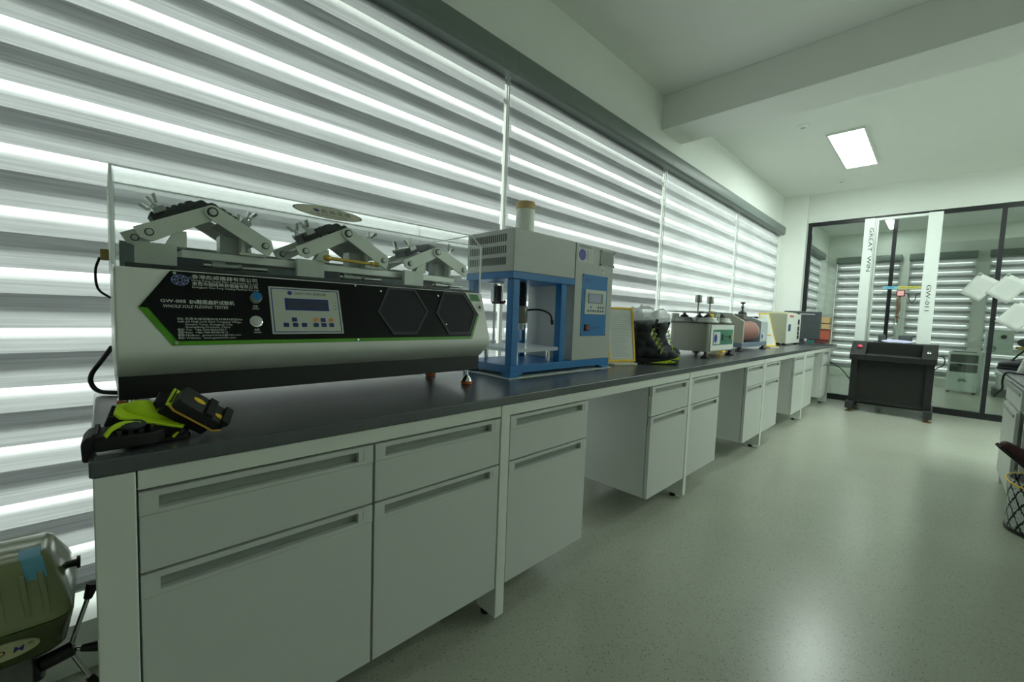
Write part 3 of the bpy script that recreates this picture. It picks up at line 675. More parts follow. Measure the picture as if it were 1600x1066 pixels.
for y, z in ((1.828, 1.044), (2.054, 1.044), (1.828, 1.364), (2.054, 1.364)):
    bm = BM(); lathe(bm, [(.004, 0), (.003, .0015)], (xf+.002, y, z), X, 10); obj('screw', bm, DSTEEL, tw)
bm = BM(); box(bm, xf, xf+.0012, 1.774, 1.909, 1.432, 1.523); ns = obj('notice_label', bm, PAPER, tw)
bm = BM(); lathe(bm, [(.030, 0), (.029, .002)], (xf+.001, 1.812, 1.468), X, 28); obj('violet_disc', bm, PURPLE, tw)
bm = BM(); text(bm, '设备管理状态标识', (xf+.0016, 1.781, 1.506), Y, Z, .010, .118)
for k in range(5): text(bm, ('编号', '名称', '日期', '管理', '状态')[k], (xf+.0016, 1.849, 1.489-k*.0115), Y, Z, .006, .018); box(bm, xf+.0012, xf+.0016, 1.872, 1.900, 1.489-k*.0115, 1.4895-k*.0115)
obj('lettering', bm, INK, ns)
bm = BM(); box(bm, xf, xf+.006, 1.978, 2.108, 1.433, 1.512); cl = obj('clear_pocket', bm, ACRYLE, tw, bevel=.001)
for y, z in ((1.978, 1.433), (2.106, 1.433), (1.978, 1.510), (2.106, 1.510)):
    bm = BM(); lathe(bm, [(.0055, 0), (.0045, .003)], (xf+.006, y, z), X, 12); obj('stud', bm, BLACK, cl)
bm = BM(); prism(bm, [(xf, 2.010, 1.379), (xf, 2.026, 1.404), (xf, 2.010, 1.429), (xf, 1.994, 1.404)], (.0012, 0, 0)); dm = obj('diamond_sticker', bm, PAPER, tw)
bm = BM(); lathe(bm, [(.006, 0), (.005, .0006)], (xf+.0012, 2.010, 1.405), X, 12); obj('printed_mark', bm, INK, dm)
# cap cylinder on the head
bm = BM(); cyl(bm, (-1.50, 1.535, 1.529), (-1.50, 1.535, 1.668), .047, seg=32); tb = obj('cylinder_cap', bm, LGREY, pr)
bm = BM(); cyl(bm, (-1.50, 1.535, 1.668), (-1.50, 1.535, 1.705), .0476, seg=32); obj('masking_tape_band', bm, mat('masking_tape', (208, 178, 128), .7, var=.08), pr, bevel=.002)
# press spindle
sx, sy = -1.465, 1.50
bm = BM(); z = 1.304
prof = [(.014, 0)]
for k in range(14): prof += [(.019, -.003-k*.008), (.015, -.007-k*.008)]
prof += [(.012, -.118)]
lathe(bm, [(r, h) for r, h in prof[::-1]], (sx, sy, 1.304), Z, 20); obj('threaded_ram', bm, DSTEEL, pr, smooth=20)
bm = BM(); lathe(bm, [(.026, 0), (.030, .006), (.030, .078), (.026, .084), (.018, .086)], (sx, sy, 1.100), Z, 24); obj('load_cell', bm, mat('warm_grey_load_cell', (128, 124, 116), .4, metal=.4), pr)
bm = BM(); lathe(bm, [(.0045, 0), (.0045, .05), (.016, .052), (.016, .074), (.022, .076), (.022, .086)], (sx, sy, 1.014), Z, 18); obj('probe', bm, STEEL, pr)
bm = BM(); lathe(bm, [(.006, 0), (.006, .01)], (sx+.028, sy, 1.15), X, 12); obj('fitting', bm, mat('green_fitting', (120, 180, 150), .4), pr)
bm = BM(); tube(bm, [(sx+.02, sy, 1.160), (sx+.035, sy+.03, 1.168), (-1.375, 1.545, 1.168), (-1.345, 1.575, 1.150), (-1.335, 1.582, 1.118)], .0045); cb = obj('sensor_cable', bm, RUBBER, pr)
bm = BM(); cyl(bm, (-1.335, 1.582, 1.122), (-1.333, 1.584, 1.098), .009, .007, 12); obj('plug', bm, BLACK, cb)
# limit switch column at left
bm = BM(); cyl(bm, (-1.615, 1.45, .975), (-1.615, 1.45, 1.304), .007); obj('guide_rod', bm, CHROME, pr)
bm = BM(); box(bm, -1.625, -1.60, 1.43, 1.455, 1.20, 1.290); box(bm, -1.64, -1.57, 1.42, 1.47, 1.296, 1.304); obj('bracket', bm, ALU, pr, bevel=.001)
bm = BM(); box(bm, -1.598, -1.572, 1.432, 1.460, 1.205, 1.285); box(bm, -1.615, -1.55, 1.43, 1.462, 1.192, 1.207); cyl(bm, (-1.55, 1.445, 1.200), (-1.528, 1.445, 1.205), .006, seg=10); obj('limit_switch', bm, BLACK, pr, bevel=.002)
# clear platform on four chrome pillars
bm = BM(); box(bm, px0+.02, px1-.012, 1.345, 1.66, .966, .984); obj('clear_platform', bm, ACRYLE, pr, bevel=.002)
for x, y in ((-1.385, 1.39), (-1.385, 1.62), (-1.60, 1.39), (-1.60, 1.62)):
    bm = BM(); cyl(bm, (x, y, .908), (x, y, .966), .011); obj('pillar', bm, CHROME, pr)
fs = obj('foam_sheet', box(BM(), -1.70, -1.325, 1.295, 2.125, .8502, .8528), PAPER)
tag(fs, 'thin white sheet laid under the blue base of the press', 'sheet')

# ================================================================ YELLOW FRAMED NOTICE STANDS
def notice(loc, rotz, tilt, w, h, label, grp=None):
    """sloping framed sheet on a small foot; own space: sheet faces +x, width along y"""
    t = thing('notice_stand', loc, label, 'notice stand', 'yellow framed notice stands', rotz)
    c, s = math.cos(tilt), math.sin(tilt); up = Vector((-s, 0, c)); nn = Vector((c, 0, s)); o = Vector((0, 0, .018))
    def bar(bm, y0, y1, a, b): return obox(bm, o+Y*((y0+y1)/2)+up*((a+b)/2), Y, up, nn, (y1-y0)/2, (b-a)/2, .006)
    bm = BM(); f = .014
    bar(bm, -w/2, w/2, 0, f); bar(bm, -w/2, w/2, h-f, h); bar(bm, -w/2, -w/2+f, f, h-f); bar(bm, w/2-f, w/2, f, h-f)
    fr_ = obj('yellow_frame', bm, YELLOW, t, local=True, bevel=.003)
    bm = BM(); obox(bm, o+up*(h/2), Y, up, nn, w/2-f+.002, h/2-f+.002, .002); sh = obj('paper_sheet', bm, PAPER, t, local=True)
    bm = BM()
    for k in range(int(h/.014)-4):
        ww = (.78, .9, .6, .86, .9, .7)[k % 6]*(w-.06)
        obox(bm, o+Y*(-w/2+.03+ww/2)+up*(h-.04-k*.014)+nn*.0022, Y, up, nn, ww/2, .0016, .0002)
    obj('printed_lines', bm, mat('faint_print', (176, 180, 178), .7), sh, local=True)
    bm = BM(); box(bm, -.055, .045, -w*.42, w*.42, 0, .014); obj('foot', bm, mat('cream_plastic', (214, 210, 186), .5), t, local=True, bevel=.003)
    bm = BM(); obox(bm, o+Vector((-.045, 0, .07)), Y, up+Vector((.5, 0, 0)), nn, w*.2, .065, .002); obj('prop', bm, YELLOW, t, local=True)
    return t
notice((-1.375, 2.325, TOP), math.radians(-22), math.radians(9), .205, .345, 'yellow framed notice leaning beside the right side of the press, before the boots')
notice((-1.36, 5.60, TOP), math.radians(-15), math.radians(16), .215, .40, 'yellow framed notice on a cream foot between the drum machine and the instrument box')
# ================================================================ BOOTS WITH PLASTIC BAGS
def boot(loc, rotz, label, sc=1., lug=LIME):
    """own space: heel at -x, toe at +x, sole on z = 0"""
    t = thing('work_boot', loc, label, 'boot', 'black and lime work boots on the bench', rotz)
    t.scale = (sc, sc, sc)
    L = [(-.135, .036), (-.12, .040), (-.06, .037), (0, .036), (.06, .045), (.105, .046), (.140, .036), (.158, .018)]
    def outline(k, dz=0.): return [(x*k, w*k) for x, w in L] + [(x*k, -w*k) for x, w in L[::-1]]
    bm = BM(); prism(bm, [(x, y, .0) for x, y in outline(1.02)], (0, 0, .014))
    for i in range(9):
        x = -.125+i*.031; box(bm, x, x+.016, -.045 if i in (0, 8) else -.048, .045 if i in (0, 8) else .048, .0005, .012)
    sl = obj('outsole', bm, SOLE, t, local=True, bevel=.003)
    bm = BM(); a = [(x*1.03, y*1.04) for x, y in outline(1.0)]; n = len(a)
    lo = [bm.verts.new((x, y, .013)) for x, y in a]; hi = [bm.verts.new((x*.99, y*.97, (.036 if x < .05 else .034)+(.012 if x > .12 else 0)+.014*max(0, (x-.02)/.14))) for x, y in a]
    for i in range(n): bm.faces.new((lo[i], lo[(i+1) % n], hi[(i+1) % n], hi[i]))
    bm.faces.new(lo[::-1]); bm.faces.new(hi); obj('midsole', bm, LEATHER, t, local=True, bevel=.004)
    bm = BM()
    for s in (-1, 1):
        prism(bm, [(-.02, s*.0455, .010), (.07, s*.0510, .010), (.125, s*.0465, .016), (.163, s*.02, .034), (.163, s*.02, .054), (.137, s*.0445, .043), (.09, s*.0510, .030), (.05, s*.0500, .022)], (0, s*.003, 0))
    obj('lime_flash', bm, lug, t, local=True, bevel=.001)
    bm = BM()
    for c, r in (((-.09, 0, .07), (.052, .040, .055)), ((-.02, 0, .065), (.08, .042, .05)), ((.05, 0, .055), (.075, .046, .036)), ((.108, 0, .048), (.050, .043, .030)), ((.01, 0, .092), (.055, .034, .032)),
                 ((-.085, 0, .13), (.055, .041, .06)), ((-.065, 0, .175), (.058, .043, .06)), ((-.062, 0, .218), (.062, .046, .045)), ((-.02, 0, .125), (.05, .034, .04))): ell(bm, c, r)
    obj('upper', bm, LEATHER, t, local=True, mods=remesh(.0065, 7))
    bm = BM(); ell(bm, (.112, 0, .055), (.050, .0445, .032)); obj('toe_cap', bm, LEATHG, t, local=True)
    bm = BM(); lathe(bm, [(.050, 0), (.055, .012), (.055, .028), (.048, .040), (.036, .034)], (-.062, 0, .225), Vector((-.05, 0, 1)), 24); obj('padded_collar', bm, LEATHG, t, local=True)
    bm = BM(); obox(bm, (.002, 0, .235), Vector((.5, 0, 1)), Y, Vector((1, 0, -.5)), .045, .028, .007); obj('tongue', bm, LEATHG, t, local=True, bevel=.006)
    for s in (-1, 1):
        for k in range(5):
            q = k/4; x, z = .062-q*.062-(.0 if k < 3 else .004), .095+q*.115; y = s*(.026+.008*q)
            bm = BM(); tube(bm, [(x-.020, s*(abs(y)+.014), z-.030), (x, y+s*.004, z+.002), (x-.008, y+s*.004, z+.006), (x-.022, s*(abs(y)+.016), z-.028)], .0017, 6, 4); lp = obj('lace_loop', bm, LIME, t, local=True)
            bm = BM(); ell(bm, (x, y+s*.005, z+.004), (.0045, .0045, .0045), seg=8); obj('eyelet', bm, CHROME, lp, local=True)
    bm = BM(); z = .1
    pts = []
    for k in range(10): q = k/9; pts.append((.068-q*.066, (.026 if k % 2 else -.026), .098+q*.115))
    tube(bm, pts, .0024, 6, 3); obj('lace', bm, RUBBER, t, local=True)
    bm = BM(); tube(bm, [(-.115, -.012, .245), (-.135, -.010, .275), (-.138, .010, .275), (-.118, .012, .245)], .005); obj('pull_tab', bm, LEATHG, t, local=True)
    return t
B1, B2, B3 = ((-1.300, 2.56, TOP), math.radians(43)), ((-1.39, 2.92, TOP), math.radians(80)), ((-1.50, 2.70, TOP), math.radians(95))
boot(*B1, 'black work boot with lime sole flash, nearest the bench front beside the notice', 1.06)
boot(*B2, 'black work boot standing between the nearest boot and the grey abrader')
boot(*B3, 'black work boot at the back left, partly hidden by the yellow framed notice')
def bag(c, r, seed, label):
    rnd = random.Random(seed); bm = BM(); bmesh.ops.create_icosphere(bm, subdivisions=3, radius=1)
    for v in bm.verts:
        n = v.co.copy(); k = 1+.30*(rnd.random()-.5)+.18*math.sin(9*n.x+seed)*math.cos(8*n.z+5*n.y)
        v.co = Vector((c[0]+n.x*r[0]*k, c[1]+n.y*r[1]*k, c[2]+n.z*r[2]*k))
    tag(obj('plastic_bag', bm, BAG, smooth=10), label, 'plastic bag', 'crumpled bags stuffed in the boots')
def heel(loc, a): return Vector(loc)+Vector((math.cos(a)*-.062, math.sin(a)*-.062, 0))
for ((l, a), sd, lb, sz) in ((B1, 3, 'crumpled clear plastic bag stuffed in the boot nearest the bench front', 1.15), (B2, 5, 'crumpled clear plastic bag in the boot beside the grey abrader', 1.0), (B3, 8, 'crumpled clear plastic bag in the back left boot by the yellow notice', 1.1)):
    p = heel(l, a); bag((p.x, p.y, TOP+.292+.012*sz), (.066*sz, .062*sz, .060*sz), sd, lb)

# ================================================================ CUT SHOE PARTS ON THE NEAR CORNER
def heel_shape(n=10, L=.13, W=.04):
    return [(-L/2, -W*.8), (-L/2+.012, -W), (L/2-.02, -W*.93), (L/2, -W*.4), (L/2, W*.4), (L/2-.02, W*.93), (-L/2+.012, W), (-L/2, W*.8)]
def orient(o, loc, xd, up, sc=(1, 1, 1)):
    xd = Vector(xd).normalized(); up = Vector(up); up = (up-xd*up.dot(xd)).normalized(); yd = up.cross(xd)
    o.location = loc; o.rotation_euler = Matrix((xd, yd, up)).transposed().to_euler(); o.scale = sc
# black heel half lying upside down at the corner, lugs up
t = thing('cut_shoe_heel', (-1.155, .03, TOP), 'black lugged rear sole half overhanging the near corner of the worktop', 'cut shoe part', 'cut shoe parts on the near corner')
bm = BM(); prism(bm, [(x, y, .006) for x, y in ((-.075, -.034), (-.06, -.042), (.06, -.038), (.085, -.02), (.088, .02), (.06, .038), (-.06, .042), (-.075, .034))], (0, 0, .026)); obj('sole_block', bm, RUBBER, t, local=True, bevel=.006)
bm = BM(); prism(bm, [(-.092, -.036, -.012), (-.075, -.038, -.012), (-.066, -.036, .008), (-.03, -.036, .012), (-.03, -.036, .034), (-.08, -.036, .036), (-.094, -.036, .024)], (0, .072, 0)); obj('heel_counter', bm, LEATHER, t, local=True, bevel=.005)
for k in range(6):
    bm = BM(); box(bm, -.07+k*.024, -.058+k*.024, -.036, .036, .031, .041); obj('lug', bm, RUBBER, t, local=True, bevel=.002)
bm = BM(); tube(bm, [(-.045, -.037, .034), (-.030, -.030, .046), (-.005, -.02, .050), (.03, -.02, .046)], .0055, 8); obj('lime_piping', bm, LIME, t, local=True)
bm = BM(); ell(bm, (.01, -.012, .044), (.034, .022, .010)); obj('frayed_lining', bm, LEATHG, t, local=True)
orient(t, (-1.125, .030, TOP+.004), (.05, 1, 0), (.1, 0, 1), (.68, .85, 1.05))
# second black half lying under the lime one
t = thing('cut_shoe_toe', (-1.14, .08, TOP), 'black toe half with a lime stripe at its cut edge, under the lime footbed piece', 'cut shoe part', 'cut shoe parts on the near corner')
bm = BM()
for c, r in (((-.03, 0, .03), (.055, .040, .029)), ((.02, 0, .027), (.05, .038, .026)), ((.055, 0, .022), (.032, .030, .020))): ell(bm, c, r)
obj('upper', bm, LEATHER, t, local=True, mods=remesh(.005, 5))
bm = BM(); prism(bm, [(-.075, -.036, .001), (.05, -.036, .001), (.088, -.012, .001), (.088, .012, .001), (.05, .036, .001), (-.075, .036, .001)], (0, 0, .013)); obj('outsole', bm, RUBBER, t, local=True, bevel=.003)
bm = BM(); tube(bm, [(.055, -.030, .012), (.070, -.024, .030), (.060, -.020, .046), (.045, -.016, .052)], .0045, 8); obj('lime_stripe', bm, LIME, t, local=True)
orient(t, (-1.155, .078, TOP+.0005), (.45, .9, 0), (0, 0, 1), (.66, .70, .85))
# lime footbed piece leaning on top
t = thing('lime_footbed_piece', (-1.17, .06, TOP+.05), 'bright lime green half shoe bottom tilted on top of the black pieces', 'cut shoe part', 'cut shoe parts on the near corner')
out = [(-.062, -.040), (.078, -.036), (.084, -.02), (.084, .02), (.078, .036), (-.062, .040), (-.078, .022), (-.078, -.022)]
bm = BM(); prism(bm, [(x, y, 0) for x, y in out], (0, 0, .024)); obj('black_sole', bm, RUBBER, t, local=True, bevel=.003)
for k in range(5):
    bm = BM(); box(bm, -.088, -.072, -.030+k*.0135, -.021+k*.0135, -.004, .022); obj('lug', bm, RUBBER, t, local=True, bevel=.001)
bm = BM(); prism(bm, [(x*1.02, y*1.03, .024) for x, y in out], (0, 0, .007)); obj('lime_layer', bm, LIME, t, local=True, bevel=.002)
bm = BM(); ell(bm, (-.012, .010, .033), (.056, .028, .026)); ell(bm, (.03, .012, .032), (.04, .024, .014)); obj('lime_insole', bm, LIME, t, local=True, mods=remesh(.005, 6))
orient(t, (-1.150, .060, TOP+.036), (.05, .93, -.33), (.30, .30, .9), (.72, .80, .85))
# right hand pair of pieces: lime edged forepart and yellow edged heel standing on edge
t = thing('lime_edged_shoe_part', (-1.15, .125, TOP), 'black shoe part with a lime edge leaning against the yellow edged heel', 'cut shoe part', 'cut shoe parts on the near corner')
bm = BM(); prism(bm, [(-.055, -.040, 0), (.062, -.036, 0), (.075, 0, 0), (.062, .036, 0), (-.055, .040, 0)], (0, 0, .030)); obj('sole_block', bm, RUBBER, t, local=True, bevel=.005)
bm = BM(); prism(bm, [(-.057, -.041, .029), (.064, -.037, .029), (.077, 0, .029), (.064, .037, .029), (-.057, .041, .029)], (0, 0, .008)); obj('lime_edge', bm, LIME, t, local=True, bevel=.003)
bm = BM(); prism(bm, [(-.06, -.034, .004), (-.075, -.028, .01), (-.075, .028, .01), (-.06, .034, .004), (-.05, .034, .034), (-.05, -.034, .034)], (0, 0, .008)); obj('heel_counter', bm, LEATHER, t, local=True, bevel=.003)
orient(t, (-1.150, .118, TOP+.046), (.02, .76, -.65), (.42, .58, .66), (.82, .8, .85))
t = thing('yellow_edged_heel', (-1.16, .17, TOP), 'black heel standing on edge with a yellow welt and yellow oval marks', 'cut shoe part', 'cut shoe parts on the near corner')
bm = BM(); prism(bm, [(x, y, 0) for x, y in heel_shape(L=.135, W=.037)], (0, 0, .034)); obj('heel_block', bm, mat('worn_black_rubber', (40, 41, 42), .5, var=.15, scale=60), t, local=True, bevel=.004)
bm = BM(); prism(bm, [(x*1.02, y*1.02, -.004) for x, y in heel_shape(L=.135, W=.037)], (0, 0, .007)); obj('yellow_welt', bm, mat('amber_foam', (226, 176, 58), .55, var=.06), t, local=True, bevel=.002)
for x, y in ((-.022, .004), (.042, -.012)):
    bm = BM(); prism(bm, [(x+.016*math.cos(a*PI/10), y+.008*math.sin(a*PI/10), .034) for a in range(20)], (0, 0, .0012)); obj('yellow_mark', bm, YELLOW, t, local=True)
bm = BM(); box(bm, .045, .066, -.034, .034, .030, .044); box(bm, .0, .022, -.036, .036, .031, .042); obj('lug', bm, RUBBER, t, local=True, bevel=.002)
orient(t, (-1.128, .146, TOP+.052), (.02, .76, -.65), (.48, .58, .64), (.82, .82, .75))
# ================================================================ ABRADER WITH WEIGHTS
ab = thing('fabric_abrader', (-1.43, 3.62, TOP), 'grey abrasion tester with green panel and two steel weights on stems', 'testing machine')
bm = BM(); pts = [(x-1.405, y+3.645) for x, y in rpoly(.32, .56, .045, 5)]
prism(bm, [(x, y, .897) for x, y in pts], (0, 0, .222)); obj('housing', bm, mat('warm_grey_metal', (150, 152, 142), .36, metal=.25, var=.04), ab)
bm = BM(); prism(bm, [((x+1.405)*1.03-1.405, (y-3.645)*1.02+3.645, 1.119) for x, y in pts], (0, 0, .008)); obj('top_plate', bm, DSTEEL, ab)
bm = BM(); box(bm, -1.2455, -1.240, 3.40, 3.915, .905, 1.112); fpn = obj('front_plate', bm, LGREY, ab, bevel=.002)
bm = BM(); box(bm, -1.2405, -1.2375, 3.445, 3.885, .950, 1.074); gp = obj('green_panel', bm, mat('sea_green_panel', (70, 132, 108), .4, var=.05), ab)
bm = BM(); box(bm, -1.238, -1.2365, 3.450, 3.585, .958, 1.055); lb = obj('notice_label', bm, PAPER, ab)
bm = BM(); lathe(bm, [(.034, 0), (.033, .001)], (-1.2366, 3.49, 1.005), X, 24); obj('violet_disc', bm, PURPLE, ab)
bm = BM(); box(bm, -1.238, -1.234, 3.625, 3.655, .985, 1.035); box(bm, -1.238, -1.234, 3.79, 3.83, 1.000, 1.024); obj('switch', bm, BLACK, ab, bevel=.001)
bm = BM(); box(bm, -1.238, -1.2345, 3.845, 3.865, .995, 1.035); obj('yellow_tab', bm, YELLOW, ab)
bm = BM(); text(bm, '0000', (-1.237, 3.68, 1.005), Y, Z, .018, .09); text(bm, 'START  STOP', (-1.237, 3.66, .975), Y, Z, .012, .18); obj('lettering', bm, INK, ab)
for x, y in ((-1.255, 3.345), (-1.262, 3.905), (-1.545, 3.38), (-1.545, 3.90)):
    bm = BM(); lathe(bm, [(.034, 0), (.034, .010), (.024, .018), (.012, .028), (.010, .050)], (x, y, TOP), seg=18); obj('foot', bm, RUBBER, ab)
for k, (x, y) in enumerate(((-1.30, 3.47), (-1.30, 3.78), (-1.49, 3.47), (-1.49, 3.78))):
    bm = BM(); lathe(bm, [(.075, 0), (.078, .008), (.074, .018), (.066, .020), (.066, .032), (.058, .040), (.02, .042)], (x, y, 1.127), seg=28); obj('rubbing_table', bm, LGREY, ab)
    bm = BM(); lathe(bm, [(.030, 0), (.034, .008), (.020, .018), (.012, .026), (.012, .048)], (x, y, 1.168), seg=20); obj('specimen_holder', bm, STEEL, ab)
for k in range(5):
    y = 3.40+k*.028
    bm = BM(); cyl(bm, (-1.56, y, 1.127), (-1.56, y, 1.198), .008, seg=12); obj('pillar', bm, CHROME, ab)
for x, y in ((-1.275, 3.62), (-1.54, 3.87)):
    bm = BM(); cyl(bm, (x, y, 1.127), (x, y, 1.204), .012, seg=12); obj('pillar', bm, CHROME, ab)
bm = BM(); prism(bm, [(x*1.06-1.41, y*1.12+3.60, 1.204) for x, y in rpoly(.30, .60, .03, 4)], (0, 0, .010)); obj('guide_plate', bm, STEEL, ab)
for y in (3.515, 3.765):
    bm = BM(); cyl(bm, (-1.40, y, 1.214), (-1.40, y, 1.292), .007, seg=12); st = obj('weight_stem', bm, STEEL, ab)
    bm = BM(); lathe(bm, [(.026, 0), (.027, .003), (.027, .058), (.024, .061)], (-1.40, y, 1.290), seg=24); obj('weight', bm, STEEL, st)

# ================================================================ DRUM ABRASION TESTER
dr = thing('drum_abrader', (-1.45, 4.88, TOP), 'grey and blue drum abrasion tester with a dusky pink drum', 'testing machine')
SLATE = mat('slate_blue_paint', (112, 126, 146), .4, var=.04)
bm = BM(); box(bm, -1.62, -1.335, 4.47, 5.31, .888, .932); obj('base', bm, SLATE, dr, bevel=.004)
side = [(-1.62, .932), (-1.335, .932), (-1.335, 1.150), (-1.455, 1.218), (-1.62, 1.218)]
bm = BM(); prism(bm, [(x, 4.475, z) for x, z in side], (0, .035, 0)); obj('side_plate', bm, mat('beige_grey_paint', (172, 174, 158), .4, var=.03), dr, bevel=.003)
bm = BM(); prism(bm, [(x, 5.055, z) for x, z in [(-1.62, .932), (-1.335, .932), (-1.335, 1.152), (-1.43, 1.196), (-1.62, 1.218)]], (0, .255, 0)); mb = obj('motor_housing', bm, mat('pale_blue_grey_paint', (176, 188, 190), .4, var=.03), dr, bevel=.003)
bm = BM(); box(bm, -1.336, -1.332, 5.08, 5.20, .955, 1.030); obj('notice_label', bm, PAPER, mb)
bm = BM(); lathe(bm, [(.026, 0), (.025, .001)], (-1.332, 5.115, .993), X, 20); obj('violet_disc', bm, PURPLE, mb)
bm = BM(); box(bm, -1.50, -1.40, 5.11, 5.19, 1.186, 1.206); obj('switch', bm, BLACK, mb, bevel=.003)
bm = BM(); cyl(bm, (-1.45, 4.53, 1.045), (-1.45, 5.035, 1.045), .104, seg=48); dm = obj('drum', bm, mat('pink_abrasive_cloth', (152, 108, 100), .8, var=.06, scale=120, bump=.2), dr)
bm = BM(); lathe(bm, [(.104, 0), (.107, .004), (.107, .014), (.10, .016)], (-1.45, 5.028, 1.045), Y, 48); obj('drum_rim', bm, mat('pale_rim', (196, 184, 176), .5), dm)
bm = BM(); box(bm, -1.60, -1.58, 4.51, 5.055, .932, 1.19); obj('rear_guard', bm, DSTEEL, dr)
bm = BM(); cyl(bm, (-1.56, 4.51, 1.188), (-1.56, 5.055, 1.188), .010, seg=12); cyl(bm, (-1.51, 4.51, 1.172), (-1.51, 5.055, 1.172), .007, seg=12); obj('traverse_bar', bm, DSTEEL, dr)
hx = (-1.47, 4.86)
bm = BM(); box(bm, hx[0]-.07, hx[0]+.035, hx[1]-.055, hx[1]+.055, 1.165, 1.225); ah = obj('sample_head', bm, mat('grey_cast_head', (128, 134, 128), .45, metal=.3), dr, bevel=.012)
bm = BM(); lathe(bm, [(.040, 0), (.040, .02), (.022, .034), (.010, .040), (.010, .066), (.018, .070), (.018, .078), (.008, .084), (.006, .108), (.020, .112), (.026, .126), (.024, .128)], (hx[0], hx[1], 1.222), seg=20); obj('clamp_knob', bm, DSTEEL, ah)
bm = BM(); cyl(bm, (hx[0]+.01, hx[1], 1.150), (hx[0]+.01, hx[1], 1.166), .012, seg=14); obj('sample_pin', bm, CHROME, ah)
for x, y in ((-1.352, 4.465), (-1.352, 5.235), (-1.60, 4.50), (-1.60, 5.25)):
    bm = BM(); lathe(bm, [(.036, 0), (.036, .008), (.018, .020), (.012, .026), (.012, .039)], (x, y, TOP), seg=18); obj('foot', bm, RUBBER, dr)
for y0, y1, x0, x1, z1, lb in ((4.18, 4.26, -1.48, -1.41, .96, 'small yellow card standing between the abrader and the drum machine'), (4.60, 4.74, -1.72, -1.70, 1.245, 'yellow card behind the drum machine, its top edge showing')):
    tag(obj('yellow_card', prism(BM(), [(x0, y0, TOP), (x1, y0, TOP), ((x0+x1)/2-.005, y0, z1), ((x0+x1)/2-.012, y0, z1)], (0, y1-y0, 0)), YELLOW), lb, 'card', 'yellow cards among the machines')

# ================================================================ INSTRUMENT BOX, SCREEN, SMALL THINGS AT THE FAR END
ib = thing('instrument_box', (-1.48, 6.74, TOP), 'beige steel instrument box with white front panel and side vents', 'instrument')
bm = BM(); box(bm, -1.66, -1.395, 6.38, 7.10, .880, 1.268); obj('case', bm, mat('beige_case', (178, 180, 152), .5, var=.04), ib, bevel=.004)
bm = BM(); box(bm, -1.395, -1.378, 6.375, 7.105, .875, 1.272); obj('front_panel', bm, LGREY, ib, bevel=.004)
bm = BM()
for k in range(14): box(bm, -1.64, -1.42, 6.40+k*.05, 6.43+k*.05, 1.268, 1.281+.006*(k % 3))
obj('top_vent', bm, mat('cream_vent', (206, 206, 176), .6), ib, bevel=.002)
bm = BM(); box(bm, -1.379, -1.3755, 6.46, 6.66, 1.225, 1.25); obj('red_badge', bm, mat('red_badge', (190, 70, 66), .5), ib)
bm = BM(); box(bm, -1.379, -1.3755, 6.42, 6.54, 1.04, 1.13); bl = obj('blue_label', bm, mat('navy_label', (52, 60, 104), .5, var=.2), ib)
for k, (a, b) in enumerate(((.93, .975), (.985, 1.03), (1.04, 1.10), (1.13, 1.20))):
    bm = BM(); box(bm, -1.3785, -1.374, 6.93, 7.02, a, b); obj('socket', bm, DSTEEL, ib)
for x, y in ((-1.41, 6.43), (-1.41, 7.04), (-1.63, 6.43), (-1.63, 7.04)):
    bm = BM(); lathe(bm, [(.026, 0), (.026, .010), (.014, .030)], (x, y, TOP), seg=14); obj('foot', bm, RUBBER, ib)
mo = thing('computer_screen', (-1.35, 7.33, TOP), 'dark grey flat computer screen turned toward the aisle, beside the instrument box', 'screen')
DG = mat('charcoal_plastic', (62, 68, 74), .45, var=.05)
bm = BM(); obox(bm, (-1.405, 7.33, 1.125), (.30, .22, 0), (-.22, .30, 0), Z, .245, .022, .200); obj('casing', bm, DG, mo, bevel=.004)
nrm = Vector((.22, -.30, 0)).normalized(); alg = Vector((.30, .22, 0)).normalized()
bm = BM(); obox(bm, Vector((-1.405, 7.33, 1.125))+nrm*.0225, alg, nrm, Z, .225, .001, .182); sc_ = obj('screen_face', bm, mat('dark_screen', (50, 57, 62), .3), mo)
bm = BM(); obox(bm, Vector((-1.405, 7.33, 1.285))+nrm*.0240+alg*.05, alg, nrm, Z, .10, .0006, .004); obj('reflective_badge', bm, ALU, sc_)
bm = BM(); box(bm, -1.44, -1.37, 7.30, 7.36, TOP+.012, .93); obj('neck', bm, DG, mo)
bm = BM(); prism(bm, [(x-1.405, y+7.33, TOP) for x, y in rpoly(.22, .26, .03)], (0, 0, .012)); obj('stand_foot', bm, DG, mo)
k_ = thing('keyboard', (-1.235, 7.28, TOP), 'flat dark keyboard lying in front of the computer screen', 'keyboard')
bm = BM(); obox(bm, (-1.20, 7.17, TOP+.010), alg, nrm, Z, .20, .065, .009); obj('case', bm, DG, k_, bevel=.004)
for r in range(4):
    bm = BM(); obox(bm, Vector((-1.20, 7.17, TOP+.021))+nrm*(.042-r*.028), alg, nrm, Z, .185, .011, .003); obj('key_row', bm, BLACK, k_, bevel=.001)
ms = tag(obj('computer_mouse', ell(BM(), (-1.205, 7.60, TOP+.014), (.034, .052, .0145)), BLACK), 'dark computer mouse near the end of the worktop', 'mouse')
tag(obj('notebook', box(BM(), -1.16, -1.085, 7.66, 7.712, TOP+.0005, TOP+.016), mat('tan_notebook', (178, 156, 96), .6), bevel=.002), 'small tan notebook beside the mouse at the worktop end', 'notebook')
for k, (y, x) in enumerate(((7.135, -1.365), (7.165, -1.34))):
    tag(obj('power_adapter', box(BM(), x-.03, x+.03, y-.02, y+.02, TOP+.0005, TOP+.034), BLACK, bevel=.006), ('black power adapter on the worktop at the foot of the instrument box', 'black power adapter nearer the keyboard')[k], 'adapter')
